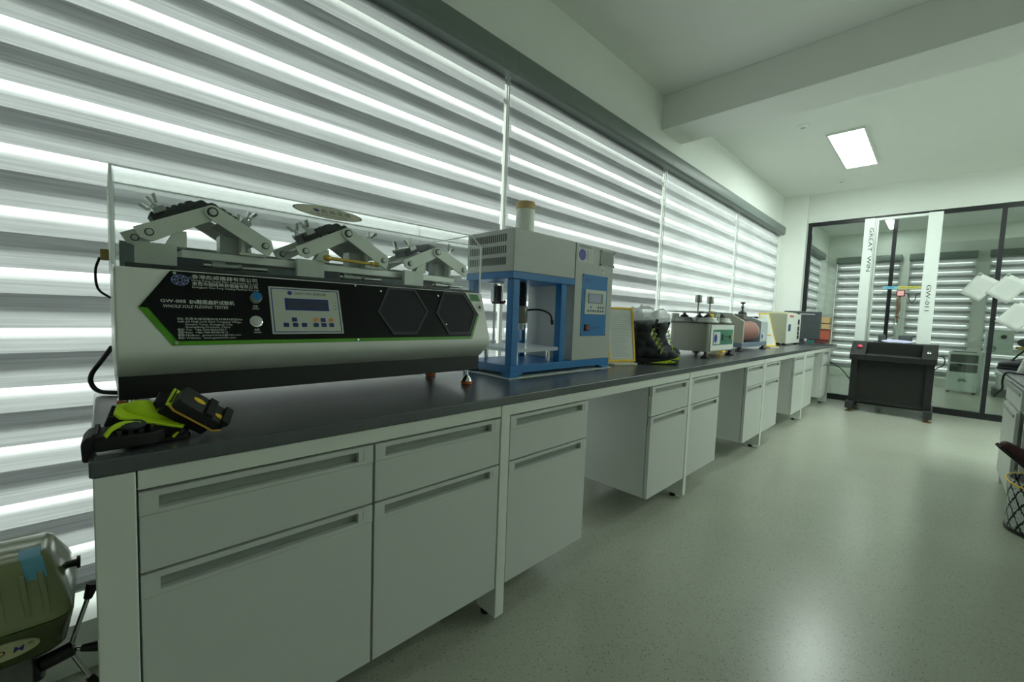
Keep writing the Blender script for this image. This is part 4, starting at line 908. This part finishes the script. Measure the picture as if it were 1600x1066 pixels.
# stacked boxes behind the screen
tb_ = thing('storage_box', (-1.27, 7.82, TOP), 'orange red plastic storage box at the end of the worktop, behind the screen', 'box')
bm = BM(); box(bm, -1.41, -1.14, 7.72, 7.92, TOP+.06, TOP+.225); obj('bin', bm, mat('orange_red_plastic', (192, 98, 76), .45, var=.05), tb_, bevel=.012)
bm = BM(); box(bm, -1.40, -1.15, 7.73, 7.91, TOP+.0005, TOP+.0605); obj('base_tray', bm, mat('maroon_plastic', (120, 62, 66), .5), tb_, bevel=.004)
bm = BM(); box(bm, -1.43, -1.12, 7.70, 7.94, TOP+.225, TOP+.245); obj('lid', bm, mat('cream_lid', (196, 180, 150), .5), tb_, bevel=.006)
cbx = thing('cardboard_box', (-1.27, 7.82, TOP+.2455), 'tan cardboard box standing on the orange red storage box', 'box')
bm = BM(); box(bm, -1.415, -1.14, 7.72, 7.92, TOP+.246, TOP+.30); box(bm, -1.415, -1.14, 7.72, 7.92, TOP+.315, TOP+.40); obj('carton', bm, mat('cardboard', (196, 166, 118), .75, var=.06), cbx, bevel=.003)
bm = BM(); box(bm, -1.41, -1.145, 7.725, 7.915, TOP+.30, TOP+.315); obj('dark_seam', bm, mat('brown_seam', (92, 80, 64), .7), cbx)
bm = BM(); box(bm, -1.1395, -1.1385, 7.76, 7.84, TOP+.262, TOP+.292); obj('paper_tag', bm, PAPER, cbx)
tag(obj('tape_roll', lathe(BM(), [(.038, 0), (.042, .004), (.042, .046), (.038, .05)], (-1.335, 7.64, TOP+.0005)), mat('teal_tape', (30, 150, 150), .4)), 'teal tape roll on the worktop in front of the orange red box', 'tape')
# ================================================================ TALL DROP TESTER BEFORE THE GLASS
dt = thing('drop_tester', (-.39, 7.45, 0), 'tall drop impact tester, two white columns on a black cabinet', 'testing machine')
A0, A1 = -.795, .010
bm = BM()
box(bm, A0+.005, A0+.075, 7.19, 7.72, .135, .70); box(bm, A1-.075, A1-.005, 7.19, 7.72, .135, .70)
box(bm, A0+.075, A1-.075, 7.66, 7.72, .135, .70); box(bm, A0+.075, A1-.075, 7.22, 7.66, .135, .165)
cbn = obj('cabinet', bm, BLACKM, dt, bevel=.003)
bm = BM(); box(bm, A0+.0755, A1-.0755, 7.225, 7.24, .168, .70); obj('recessed_door', bm, mat('matt_black_panel', (19, 20, 20), .5, var=.05), cbn)
bm = BM(); box(bm, A0+.076, A1-.076, 7.205, 7.222, .136, .150); obj('chrome_sill', bm, DSTEEL, cbn)
for x0 in (A0-.012, A1-.068):
    bm = BM(); box(bm, x0, x0+.080, 7.09, 7.78, .045, .1345); sk = obj('foot_skid', bm, mat('charcoal_skid', (44, 45, 47), .45), dt, bevel=.003)
    for y in (7.14, 7.72):
        bm = BM(); lathe(bm, [(.042, 0), (.042, .008), (.014, .014), (.014, .046)], (x0+.04, y, 0), seg=16); obj('levelling_foot', bm, mat('rusty_brass', (120, 92, 64), .5, metal=.5), sk)
def cons(bm, x0, x1, prof): prism(bm, [(x0, y, z) for y, z in prof], (x1-x0, 0, 0))
PF = [(7.125, .70), (7.125, .770), (7.330, .935), (7.75, .935), (7.75, .70)]
bm = BM(); cons(bm, A0-.01, -.648, PF); cons(bm, -.118, A1+.010, PF); cons(bm, -.648, -.118, [(7.125, .70), (7.125, .770), (7.135, .778), (7.30, .778), (7.30, .935), (7.75, .935), (7.75, .70)])
cs = obj('console', bm, BLACKM, dt, bevel=.004)
sl = Vector((0, -.165, .205)).normalized()          # outward normal of the sloping face
def on_slope(x, q): return Vector((x, 7.125+.205*q, .770+.165*q))
bm = BM(); lathe(bm, [(.030, 0), (.030, .006), (.020, .010)], on_slope(-.715, .55), sl, 20); r_b = obj('button_collar', bm, DSTEEL, cs)
bm = BM(); lathe(bm, [(.018, .008), (.026, .016), (.026, .024), (.018, .030)], on_slope(-.715, .55), sl, 20); obj('red_button', bm, mat('red_button', (226, 70, 104), .35), cs)
bm = BM(); lathe(bm, [(.020, 0), (.020, .010), (.012, .014)], on_slope(-.058, .42), sl, 18); obj('silver_switch', bm, CHROME, cs)
bm = BM(); cyl(bm, (-.365, 7.42, .9355), (-.365, 7.42, .950), .135, seg=40); an = obj('anvil_disc', bm, STEEL, dt)
tn = Vector((0, -.55, .83)).normalized(); tv = Vector((0, .83, .55)).normalized()
bm = BM(); prism(bm, [Vector((-.365, 7.325, .957))+X*(.150*math.cos(a*PI/20))+tv*(.034*math.sin(a*PI/20)) for a in range(40)], tn*.006); obj('lilac_label', bm, mat('lilac_label', (190, 190, 226), .5, var=.06, scale=60), an)
bm = BM(); cyl(bm, (-.60, 7.40, .9355), (-.48, 7.40, .9355), .010, seg=8); obj('rubber_strip', bm, RUBBER, dt)
COLW = mat('white_column_enamel', (226, 232, 228), .32, var=.015)
bm = BM(); box(bm, -.825, -.715, 7.60, 7.74, .9355, 2.628); lc = obj('column', bm, COLW, dt, bevel=.004)
bm = BM(); box(bm, -.7145, -.700, 7.625, 7.70, .9355, 2.610); box(bm, -.698, -.676, 7.64, 7.70, .9355, 2.60); obj('guide_rail', bm, ALU, dt, bevel=.002)
bm = BM(); box(bm, -.195, -.060, 7.60, 7.74, .9355, 2.628); rc = obj('column', bm, COLW, dt, bevel=.004)
bm = BM(); box(bm, -.715, -.195, 7.63, 7.69, 2.596, 2.628); obj('top_beam', bm, COLW, dt, bevel=.002)
bm = BM(); text(bm, 'GREAT  WIN', (-.765, 7.5985, 2.500), -Z, X, .042, .60); obj('lettering', bm, INK, lc)
bm = BM(); text(bm, 'GW-011', (-.147, 7.5985, 1.700), -Z, X, .042, .335); obj('lettering', bm, INK, rc)
bm = BM(); box(bm, -.575, -.200, 7.61, 7.625, 1.655, 1.692); box(bm, -.72, -.575, 7.63, 7.66, 1.600, 1.612); cr = obj('cross_bar', bm, ALU, dt, bevel=.001)
bm = BM(); box(bm, -.568, -.420, 7.606, 7.610, 1.655, 1.692); cy_ = obj('cyan_strip', bm, mat('cyan_label', (110, 190, 214), .5, var=.05), cr)
bm = BM(); text(bm, 'GTEST', (-.535, 7.6055, 1.664), X, Z, .018, .085); obj('lettering', bm, mat('dark_blue_ink', (24, 70, 120), .5), cy_)
bm = BM(); box(bm, -.418, -.205, 7.606, 7.610, 1.655, 1.692); ye = obj('olive_strip', bm, mat('olive_yellow_label', (196, 190, 92), .5, var=.05), cr)
bm = BM(); text(bm, 'WARNING  KEEP HANDS CLEAR', (-.405, 7.6055, 1.667), X, Z, .012, .185); obj('lettering', bm, mat('olive_ink', (96, 92, 40), .5), ye)
bm = BM(); box(bm, -.430, -.345, 7.59, 7.65, 1.555, 1.640); rb = obj('release_box', bm, mat('dark_red_box', (128, 44, 40), .5), dt, bevel=.006)
bm = BM(); box(bm, -.418, -.357, 7.5885, 7.591, 1.567, 1.628); obj('pink_face', bm, mat('pink_label', (236, 186, 186), .5), rb)
bm = BM(); tube(bm, [(-.345, 7.62, 1.60), (-.31, 7.62, 1.585), (-.30, 7.62, 1.51), (-.275, 7.62, 1.475), (-.245, 7.62, 1.51), (-.235, 7.62, 1.58), (-.205, 7.62, 1.60)], .005); obj('release_cable', bm, RUBBER, dt)
HB = mat('bronze_holder', (112, 92, 72), .42, metal=.5, var=.15)
bm = BM(); tube(bm, [(-.390, 7.62, 1.556), (-.402, 7.62, 1.50), (-.396, 7.62, 1.40), (-.405, 7.62, 1.31)], lambda q: .012+.010*math.sin(PI*q)); obj('drop_carriage', bm, HB, dt)
bm = BM(); ell(bm, (-.402, 7.62, 1.29), (.018, .018, .03)); tube(bm, [(-.43, 7.60, 1.245), (-.402, 7.62, 1.275), (-.375, 7.60, 1.265)], .007); tube(bm, [(-.402, 7.62, 1.27), (-.395, 7.62, 1.20)], .010, 8, 0); obj('grip_claw', bm, HB, dt)
bm = BM(); lathe(bm, [(.035, 0), (.035, .006), (.014, .010), (.016, .12), (.022, .18), (.012, .20)], (-.41, 7.60, 1.0), seg=18); cyl(bm, (-.41, 7.60, .953), (-.41, 7.60, 1.0), .020, .012); obj('striker', bm, STEEL, dt)
bm = BM(); cyl(bm, (-.672, 7.62, .9355), (-.672, 7.62, 1.60), .006, seg=10); obj('trip_rod', bm, ALU, dt)
bm = BM(); tube(bm, [(.012, 7.55, .80), (.075, 7.52, .785), (.080, 7.50, .70), (.02, 7.52, .64), (.006, 7.54, .62)], .006); obj('side_cable', bm, RUBBER, dt)
bm = BM(); tube(bm, [(A0, 7.60, .33), (-.93, 7.62, .50), (-1.00, 7.58, .56), (-1.055, 7.55, .60), (-1.09, 7.54, .62)], .006); obj('power_cable', bm, RUBBER, dt)
for (x0, x1, lb) in ((-.575, -.50, 'dark grey box on the drop tester console, left of the striker'), (-.37, -.235, 'dark grey box on the drop tester console, right of the striker')):
    tag(obj('dark_box', box(BM(), x0, x1, 7.64, 7.72, .936, 1.035), mat('slate_box', (76, 84, 84), .5), bevel=.012), lb, 'box')

# ================================================================ PAPERS STUCK ON THE GLASS
def paper(c, deg, w, h, label):
    t = thing('paper_sheet', (c[0], 8.02, c[1]), label, 'paper', 'white papers hanging on the glass partition')
    a = math.radians(deg); u, v = Vector((math.cos(a), 0, math.sin(a))), Vector((-math.sin(a), 0, math.cos(a)))
    cc = Vector((c[0], 8.0135, c[1]))
    bm = BM(); n = 6; g = {}
    for i in range(n+1):
        for j in range(n+1):
            p = cc+u*((i/n-.5)*w)+v*((j/n-.5)*h); p.y -= .004+.012*((1-j/n)**2)*(.6+.4*math.sin(i*1.3)); g[i, j] = bm.verts.new(p)
    for i in range(n):
        for j in range(n): bm.faces.new((g[i, j], g[i+1, j], g[i+1, j+1], g[i, j+1]))
    def solid(o): s = o.modifiers.new('thickness', 'SOLIDIFY'); s.thickness = .0008
    sh = obj('sheet', bm, PAPER, t, mods=solid)
    bm = BM()
    for k in range(9):
        ww = (.62, .8, .5, .75, .7, .4, .66, .58, .3)[k]*w
        obox(bm, cc-Vector((0, .022, 0))+v*(h*(.34-k*.075)), u, Y, v, ww/2, .0004, .0011)
    obj('faint_writing', bm, mat('faint_writing', (205, 209, 208), .7), sh)
    top = cc+u*(-w/2+.012)+v*(h/2-.012)
    bm = BM(); lathe(bm, [(.006, 0), (.012, .006), (.020, .014), (.021, .018)], top+Vector((0, -.022, 0)), Y, 16); obj('suction_pin', bm, mat('clear_grey_cup', (160, 170, 164), .2), t)
paper((.325, 1.690), -33, .215, .30, 'white paper hanging askew on the glass, leftmost of three')
paper((.560, 1.668), -36, .235, .30, 'white paper hanging askew on the glass, right beside the leftmost one')
paper((.665, 1.330), -33, .235, .31, 'white paper hanging askew on the glass, lowest of three')

# ================================================================ BEYOND THE GLASS
ht = thing('air_cooler', (.36, 11.1, 0), 'white floor standing appliance with two dark windows, beyond the glass', 'appliance')
APP = mat('white_appliance', (212, 220, 214), .4, var=.02)
bm = BM(); box(bm, .165, .555, 10.95, 11.25, .03, .735); bd = obj('casing', bm, APP, ht, bevel=.015)
for z in (.385, .555):
    bm = BM(); prism(bm, [(x+.36, 10.948, y+z+.07) for x, y in rpoly(.34, .145, .02)], (0, -.004, 0)); obj('dark_window', bm, mat('smoked_window', (56, 66, 62), .25), bd)
bm = BM(); prism(bm, [(.36+.058*math.cos(a*PI/8), 10.948, .215+.05*math.sin(a*PI/8)) for a in range(9)], (0, -.004, 0)); obj('grip_recess', bm, mat('grey_recess', (120, 130, 124), .5), bd)
bm = BM(); box(bm, .21, .51, 11.0, 11.2, .735, .748); obj('top_grille', bm, mat('slate_box', (76, 84, 84), .5), bd, bevel=.003)
for x in (.20, .52):
    bm = BM(); box(bm, x-.02, x+.02, 10.98, 11.22, 0, .03); obj('caster', bm, BLACK, ht, bevel=.005)
wt = thing('side_table', (1.2, 11.1, 0), 'white table beyond the glass carrying a white cabinet', 'table')
bm = BM(); box(bm, .575, 2.0, 10.85, 11.5, .735, .765); obj('tabletop', bm, APP, wt, bevel=.003)
for x, y in ((.585, 10.86), (1.93, 10.86), (.585, 11.43), (1.93, 11.43)):
    bm = BM(); box(bm, x, x+.06, y, y+.06, 0, .735); obj('leg', bm, APP, wt, bevel=.002)
sf = thing('white_cabinet', (.75, 11.1, .765), 'white box cabinet with a dark round knob, on the table beyond the glass', 'cabinet')
bm = BM(); box(bm, .59, .90, 10.92, 11.35, .766, 1.14); obj('body', bm, APP, sf, bevel=.008)
bm = BM(); lathe(bm, [(.032, 0), (.034, .010), (.030, .022), (.010, .024)], (.785, 10.92, 1.045), -Y, 20); obj('knob', bm, BLACK, sf)
bm = BM(); lathe(bm, [(.062, 0), (.064, .008), (.052, .012), (.046, .006), (.014, .006), (.012, .012)], (.655, 10.92, .83), -Y, 28); obj('dial', bm, mat('grey_dial', (150, 160, 156), .4), sf)
tr = thing('yellow_tray', (1.13, 11.1, .765), 'yellow tray on the table beyond the glass, dark bags on it', 'tray')
bm = BM(); box(bm, .95, 1.33, 10.92, 11.2, .84, .885); obj('tray', bm, mat('mustard_plastic', (206, 170, 60), .5, var=.05), tr, bevel=.004)
bm = BM(); box(bm, .97, 1.31, 10.95, 11.17, .766, .84); obj('riser', bm, APP, tr)
for x, w, hh, lb in ((1.03, .085, .07, 'dark grey bag on the yellow tray beyond the glass, left one'), (1.20, .09, .10, 'dark grey bag on the yellow tray beyond the glass, right one')):
    tag(obj('dark_bag', ell(BM(), (x, 11.05, .886+hh), (w, .09, hh)), LEATHG), lb, 'bag')
ub = thing('clear_bin', (1.05, 11.2, .05), 'milky storage bin under the table beyond the glass', 'bin')
bm = BM(); box(bm, .78, 1.35, 11.0, 11.4, .14, .36); obj('bin', bm, ACRYLE, ub, bevel=.01)
bm = BM(); box(bm, .76, 1.37, 10.98, 11.42, .361, .405); obj('lid', bm, APP, ub, bevel=.01)
bm = BM(); box(bm, .74, 1.40, 10.98, 11.42, .0, .139); obj('plinth', bm, mat('slate_box', (76, 84, 84), .5), ub)
# ================================================================ RIGHT HAND BENCH
rw = thing('side_worktop', (.75, 3.6, .825), 'dark worktop of the right hand bench, cut off by the picture edge', 'worktop')
bm = BM(); box(bm, .352, 1.10, 1.6, 5.24, .825, TOP); obj('slab', bm, EPOXY, rw, bevel=.003)
bm = BM(); box(bm, .3505, .3525, 1.6, 5.24, .826, .838); obj('edge_strip', bm, ALU, rw)
rb_ = thing('side_bench_frame', (.75, 3.6, 0), 'white steel frame under the right hand bench', 'bench frame')
bm = BM(); box(bm, .40, 1.06, 1.62, 5.20, .79, .8245); obj('rail', bm, STEELW, rb_, bevel=.002)
for y in (4.80, 3.10, 1.70):
    
    for x in (.40, .96):
        bm = BM(); box(bm, x, x+.10, y, y+.05, 0, .79); obj('leg', bm, STEELW, rb_, bevel=.002)
rc_ = thing('side_cabinet', (.70, 4.35, .12), 'pale grey cabinet under the right hand bench, lower door pulled out of line', 'cabinet')
bm = BM(); box(bm, .405, .95, 3.98, 3.998, .12, .785); box(bm, .405, .95, 4.762, 4.78, .12, .785); box(bm, .93, .95, 3.998, 4.762, .12, .785); box(bm, .405, .93, 3.998, 4.762, .12, .138); box(bm, .405, .93, 3.998, 4.762, .767, .785); box(bm, .405, .93, 3.998, 4.762, .64, .656)
obj('body', bm, CAB, rc_, bevel=.001)
bm = BM(); box(bm, .385, .404, 3.99, 4.77, .655, .780); dw = obj('drawer', bm, CAB, rc_, bevel=.002)
bm = BM(); box(bm, .379, .386, 4.05, 4.70, .745, .765); obj('handle', bm, CABD, dw, bevel=.002)
bm = BM(); box(bm, .376, .395, 4.05, 4.72, .125, .640); dd = obj('door', bm, CAB, rc_, bevel=.002)
bm = BM(); box(bm, .370, .3765, 4.12, 4.66, .600, .620); obj('handle', bm, CABD, dd, bevel=.002)
# things on the right hand bench
def low_shoe(name, loc, rotz, m, m2, label):
    t = thing(name, loc, label, 'shoe', 'shoes on the right hand bench', rotz)
    bm = BM()
    for c, r in (((-.09, 0, .055), (.045, .036, .05)), ((-.03, 0, .048), (.07, .037, .044)), ((.05, 0, .038), (.07, .041, .034)), ((.10, 0, .034), (.042, .038, .028)), ((-.085, 0, .085), (.044, .034, .035))): ell(bm, c, r)
    obj('upper', bm, m, t, local=True, mods=remesh(.006, 6))
    bm = BM(); prism(bm, [(-.135, -.034, 0), (.06, -.044, 0), (.125, -.036, 0), (.146, 0, 0), (.125, .036, 0), (.06, .044, 0), (-.135, .034, 0)], (0, 0, .020)); obj('outsole', bm, m2, t, local=True, bevel=.005)
    bm = BM(); pts = [(.06-k*.012, .022 if k % 2 else -.022, .072+k*.004) for k in range(7)]; tube(bm, pts, .003, 6, 3); obj('lace', bm, RUBBER, t, local=True)
    bm = BM(); lathe(bm, [(.034, 0), (.038, .008), (.034, .016), (.026, .012)], (-.085, 0, .108), seg=20); obj('collar', bm, LEATHG, t, local=True)
    return t
low_shoe('black_shoe', (.47, 4.98, TOP), math.radians(150), LEATHER, RUBBER, 'black shoe on the far corner of the right hand bench')
low_shoe('black_shoe', (.60, 4.72, TOP), math.radians(165), LEATHG, RUBBER, 'charcoal shoe behind the white bottle on the right hand bench')
tb2 = thing('boot_upper', (.56, 5.10, TOP), 'dark upright boot shaft behind the shoes on the right hand bench', 'boot')
bm = BM(); lathe(bm, [(.068, 0), (.072, .03), (.066, .12), (.070, .17), (.060, .185)], (.56, 5.10, TOP), seg=28); obj('shaft', bm, LEATHER, tb2)
bm = BM(); tube(bm, [(.500, 5.06, 1.03), (.455, 5.10, .97), (.40, 5.14, .875), (.386, 5.15, .853)], .006); obj('strap', bm, RUBBER, tb2)
bm = BM(); tube(bm, [(.485, 5.06, .955), (.475, 5.04, .975), (.495, 5.02, .990), (.515, 5.02, .975)], .006); obj('white_loop', bm, PAPER, tb2)
wb = thing('white_bottle', (.46, 4.60, TOP), 'white crumpled bottle leaning among the black shoes on the right hand bench', 'bottle')
bm = BM(); lathe(bm, [(.030, 0), (.034, .006), (.033, .05), (.030, .055), (.033, .062), (.031, .11), (.022, .125), (.014, .132)], (.44, 4.62, TOP), Vector((.22, -.1, 1)), 20); obj('bottle', bm, mat('white_plastic_bottle', (214, 216, 210), .5, var=.03), wb)
bm = BM(); lathe(bm, [(.014, .130), (.016, .134), (.016, .15), (.012, .153)], (.44, 4.62, TOP), Vector((.22, -.1, 1)), 16); obj('cap', bm, PAPER, wb)
tag(obj('hanging_cord', tube(BM(), [(.46, 4.45, TOP+.007), (.40, 4.47, TOP+.008), (.350, 4.48, TOP+.007), (.340, 4.50, .80), (.345, 4.53, .74), (.325, 4.57, .70), (.318, 4.60, .675)], .006), RUBBER), 'black cord hanging over the front edge of the right hand bench', 'cord')
# laundry basket with shoes
bk = thing('fabric_basket', (.535, 3.78, 0), 'white fabric basket with black lattice print under the right hand bench', 'basket')
m = bpy.data.materials.new('lattice_print_fabric'); m.use_nodes = True; nt = m.node_tree; N = nt.nodes; L = nt.links; b = N['Principled BSDF']; b.inputs['Roughness'].default_value = .8
tc = N.new('ShaderNodeTexCoord'); sp = N.new('ShaderNodeSeparateXYZ'); L.new(tc.outputs['Object'], sp.inputs[0])
def mth(op, x, y=None):
    n = N.new('ShaderNodeMath'); n.operation = op
    for i, v in enumerate((x, y)):
        if v is None: continue
        if isinstance(v, (int, float)): n.inputs[i].default_value = v
        else: L.new(v, n.inputs[i])
    return n.outputs[0]
an_ = mth('MULTIPLY', mth('ARCTAN2', sp.outputs[1], sp.outputs[0]), 18/(2*PI)); zz = mth('MULTIPLY', sp.outputs[2], 1/.105)
nz = N.new('ShaderNodeTexNoise'); nz.inputs['Scale'].default_value = 60; L.new(tc.outputs['Object'], nz.inputs['Vector']); wob = mth('MULTIPLY', mth('SUBTRACT', nz.outputs['Fac'], .5), .35)
l1 = mth('ABSOLUTE', mth('SUBTRACT', mth('FRACT', mth('ADD', mth('ADD', an_, zz), mth('ADD', wob, 20.))), .5)); l2 = mth('ABSOLUTE', mth('SUBTRACT', mth('FRACT', mth('ADD', mth('SUBTRACT', an_, zz), mth('ADD', wob, 20.))), .5))
lat = mth('LESS_THAN', mth('MINIMUM', l1, l2), .09)
sp2 = N.new('ShaderNodeTexNoise'); sp2.inputs['Scale'].default_value = 220; L.new(tc.outputs['Object'], sp2.inputs['Vector']); spk = mth('GREATER_THAN', sp2.outputs['Fac'], .60)
mk_ = mth('MAXIMUM', lat, mth('MULTIPLY', spk, .75))
mx = N.new('ShaderNodeMix'); mx.data_type = 'RGBA'; L.new(mk_, mx.inputs[0]); mx.inputs[6].default_value = lin((196, 200, 196)); mx.inputs[7].default_value = lin((24, 30, 28)); L.new(mx.outputs[2], b.inputs['Base Color'])
bm = BM(); lathe(bm, [(.150, .012), (.175, .014), (.180, .03), (.188, .27), (.186, .300), (.180, .300), (.182, .27), (.172, .03), (.001, .025)], (.535, 3.78, 0), seg=48); obj('basket_wall', bm, m, bk)
bm = BM(); lathe(bm, [(.176, .001), (.184, .004), (.184, .020), (.176, .022)], (.535, 3.78, 0), seg=48); obj('base_band', bm, BLACK, bk)
bm = BM(); tube(bm, [((.535)+.1915*math.cos(a), 3.78+.1915*math.sin(a), .288-.012*math.sin(a*2)) for a in [k*2*PI/24 for k in range(25)]], .005, 8, 2); obj('yellow_cord', bm, YELLOW, bk)
t = low_shoe('dark_shoe', (.50, 3.86, .30), math.radians(200), mat('maroon_leather', (66, 30, 32), .55, var=.15), RUBBER, 'dark maroon shoe standing on end in the lattice basket'); xd, up = Vector((-.74, .05, .67)), Vector((.67, 0, .74)); t.rotation_euler = Matrix((xd.normalized(), up.cross(xd).normalized(), up.normalized())).transposed().to_euler(); t.location = (.392, 3.80, .372); t['group'] = 'shoes in the lattice basket'
t = low_shoe('dark_shoe', (.60, 3.82, .30), math.radians(100), LEATHER, RUBBER, 'black shoe lying on top in the lattice basket'); t.scale = (.8,)*3; t.location = (.610, 3.775, .302); t['group'] = 'shoes in the lattice basket'

# ================================================================ BENCH DRILL AT THE LEFT EDGE
OL = mat('olive_green_enamel', (142, 150, 106), .14, var=.06, scale=8, coat=.4)
dp = thing('bench_drill', (-1.36, -.25, 0), 'olive green bench drill with black feed handles left of the bench', 'drill')
def loft(bm, rings):
    R = [[bm.verts.new(p) for p in r] for r in rings]; n = len(R[0])
    for a, b in zip(R, R[1:]):
        for i in range(n): bm.faces.new((a[i], a[(i+1) % n], b[(i+1) % n], b[i]))
    bm.faces.new(R[0][::-1]); bm.faces.new(R[-1])
HX = -1.36
# belt guard: tapered hood, wide at the bottom
bm = BM(); rings = []
for z, x0, x1, y1, r in ((.482, -1.50, -1.232, -.061, .030), (.494, -1.50, -1.233, -.062, .032), (.530, -1.495, -1.245, -.072, .034), (.575, -1.45, -1.265, -.086, .034), (.598, -1.43, -1.278, -.094, .030), (.606, -1.415, -1.292, -.104, .022)):
    y0 = -.56; rings.append([((x0+x1)/2+a, (y0+y1)/2+b, z) for a, b in rpoly(x1-x0, y1-y0, r, 5)])
loft(bm, rings); gd = obj('belt_guard', bm, OL, dp, bevel=.004)
for y in (-.102, -.128, -.162):
    bm = BM(); prism(bm, [(-1.2335, y+.014, .492), (-1.2400, y+.010, .53), (-1.2600, y+.002, .580), (-1.27, y+.002, .580), (-1.255, y+.010, .53), (-1.245, y+.014, .492)], (0, -.009, 0)); obj('cooling_rib', bm, OL, gd, bevel=.002)
bm = BM(); prism(bm, [(-1.2605, -.094, .567), (-1.2650, -.096, .579), (-1.279, -.101, .6005), (-1.292, -.106, .6075), (-1.33, -.108, .6078), (-1.30, -.104, .595), (-1.275, -.098, .567)], (0, -.030, 0)); obj('blue_tape', bm, mat('blue_tape', (110, 176, 206), .5, var=.06), gd)
bm = BM(); cyl(bm, (-1.37, -.085, .530), (-1.37, -.056, .530), .008, seg=14); cyl(bm, (-1.37, -.056, .530), (-1.37, -.050, .530), .014, seg=14); obj('latch_knob', bm, BLACK, gd)
bm = BM(); rings = []
for z, x0, x1, y1, r in ((.398, -1.47, -1.262, -.082, .03), (.410, -1.485, -1.25, -.071, .034), (.4818, -1.505, -1.228, -.058, .034)):
    rings.append([((x0+x1)/2+a, (-.56+y1)/2+b, z) for a, b in rpoly(x1-x0, y1+.56, r, 5)])
loft(bm, rings); hdm = obj('gear_head', bm, mat('dark_olive_enamel', (76, 84, 46), .25, var=.06, coat=.3), dp, bevel=.004)
oc = Vector((-1.239, -.158, .447)); 
nn = Vector((1, 0, -.30)).normalized(); vv = Vector((.30, 0, 1)).normalized()
bm = BM(); prism(bm, [oc+Y*(.052*math.cos(a*PI/18))+vv*(.021*math.sin(a*PI/18)) for a in range(36)], nn*.004); ov = obj('oval_badge', bm, mat('cream_badge', (206, 204, 160), .5, var=.04), hdm)
e_ = oc+nn*.0044
bm = BM(); text(bm, 'W', e_-Y*.036-vv*.007, Y, vv, .014, .018, shear=.2, bold=.008); obj('blue_letter', bm, INKB, ov)
bm = BM(); text(bm, 'M', e_+Y*.016-vv*.007, Y, vv, .014, .016, shear=.2, bold=.008); obj('blue_letter', bm, INKB, ov)
bm = BM(); text(bm, 'D', e_-Y*.010-vv*.008, Y, vv, .016, .017, shear=.2, bold=.008); obj('red_letter', bm, mat('brick_red_ink', (120, 36, 30), .5), ov)
bm = BM(); text(bm, '· · · · · · ·', e_-Y*.03+vv*.009, Y, vv, .006, .06); text(bm, '®', e_+Y*.036+vv*.002, Y, vv, .008); obj('small_print', bm, INK, ov)
bm = BM(); cyl(bm, (-1.40, -.33, .05), (-1.40, -.33, .44), .032, seg=24); obj('column', bm, STEEL, dp)
bm = BM(); cyl(bm, (-1.385, -.17, .27), (-1.385, -.17, .41), .030, seg=24); lathe(bm, [(.006, 0), (.016, .02), (.022, .03), (.022, .06), (.014, .066)], (-1.385, -.17, .206), seg=18); obj('quill', bm, DSTEEL, dp)
bm = BM(); box(bm, -1.36, -1.265, -.20, -.120, .22, .406); pl_ = obj('spec_plate', bm, mat('grey_spec_plate', (112, 114, 112), .5, metal=.3, var=.35, scale=120), dp, bevel=.002)
bm = BM(); box(bm, -1.50, -1.27, -.46, -.08, 0, .05); obj('foot_plate', bm, DSTEEL, dp, bevel=.006)
hb = Vector((-1.30, -.112, .356)); hd_ = Vector((.09, .10, .055)).normalized()   # feed shaft leans toward the bench
hd_ = Vector((.05, 1, .25)).normalized()
bm = BM(); cyl(bm, hb-hd_*.02, hb, .030, seg=20); cyl(bm, hb, hb+hd_*.052, .016, seg=18); hub = obj('feed_hub', bm, BLACK, dp, bevel=.003)
tip = hb+hd_*.044
def spoke(d, L):
    d = Vector(d).normalized(); bm = BM(); cyl(bm, tip, tip+d*L, .0045, seg=10); s = obj('feed_spoke', bm, CHROME, hub)
    bm = BM(); cyl(bm, tip+d*(L-.004), tip+d*(L+.030), .0075, .0120, 14); obj('spoke_grip', bm, BLACK, s, bevel=.002)
spoke((-.02, .30, 1), .112); spoke((.45, .85, .0), .026); spoke((.10, .36, -.90), .085)
bpy.data.objects.remove(_fo)
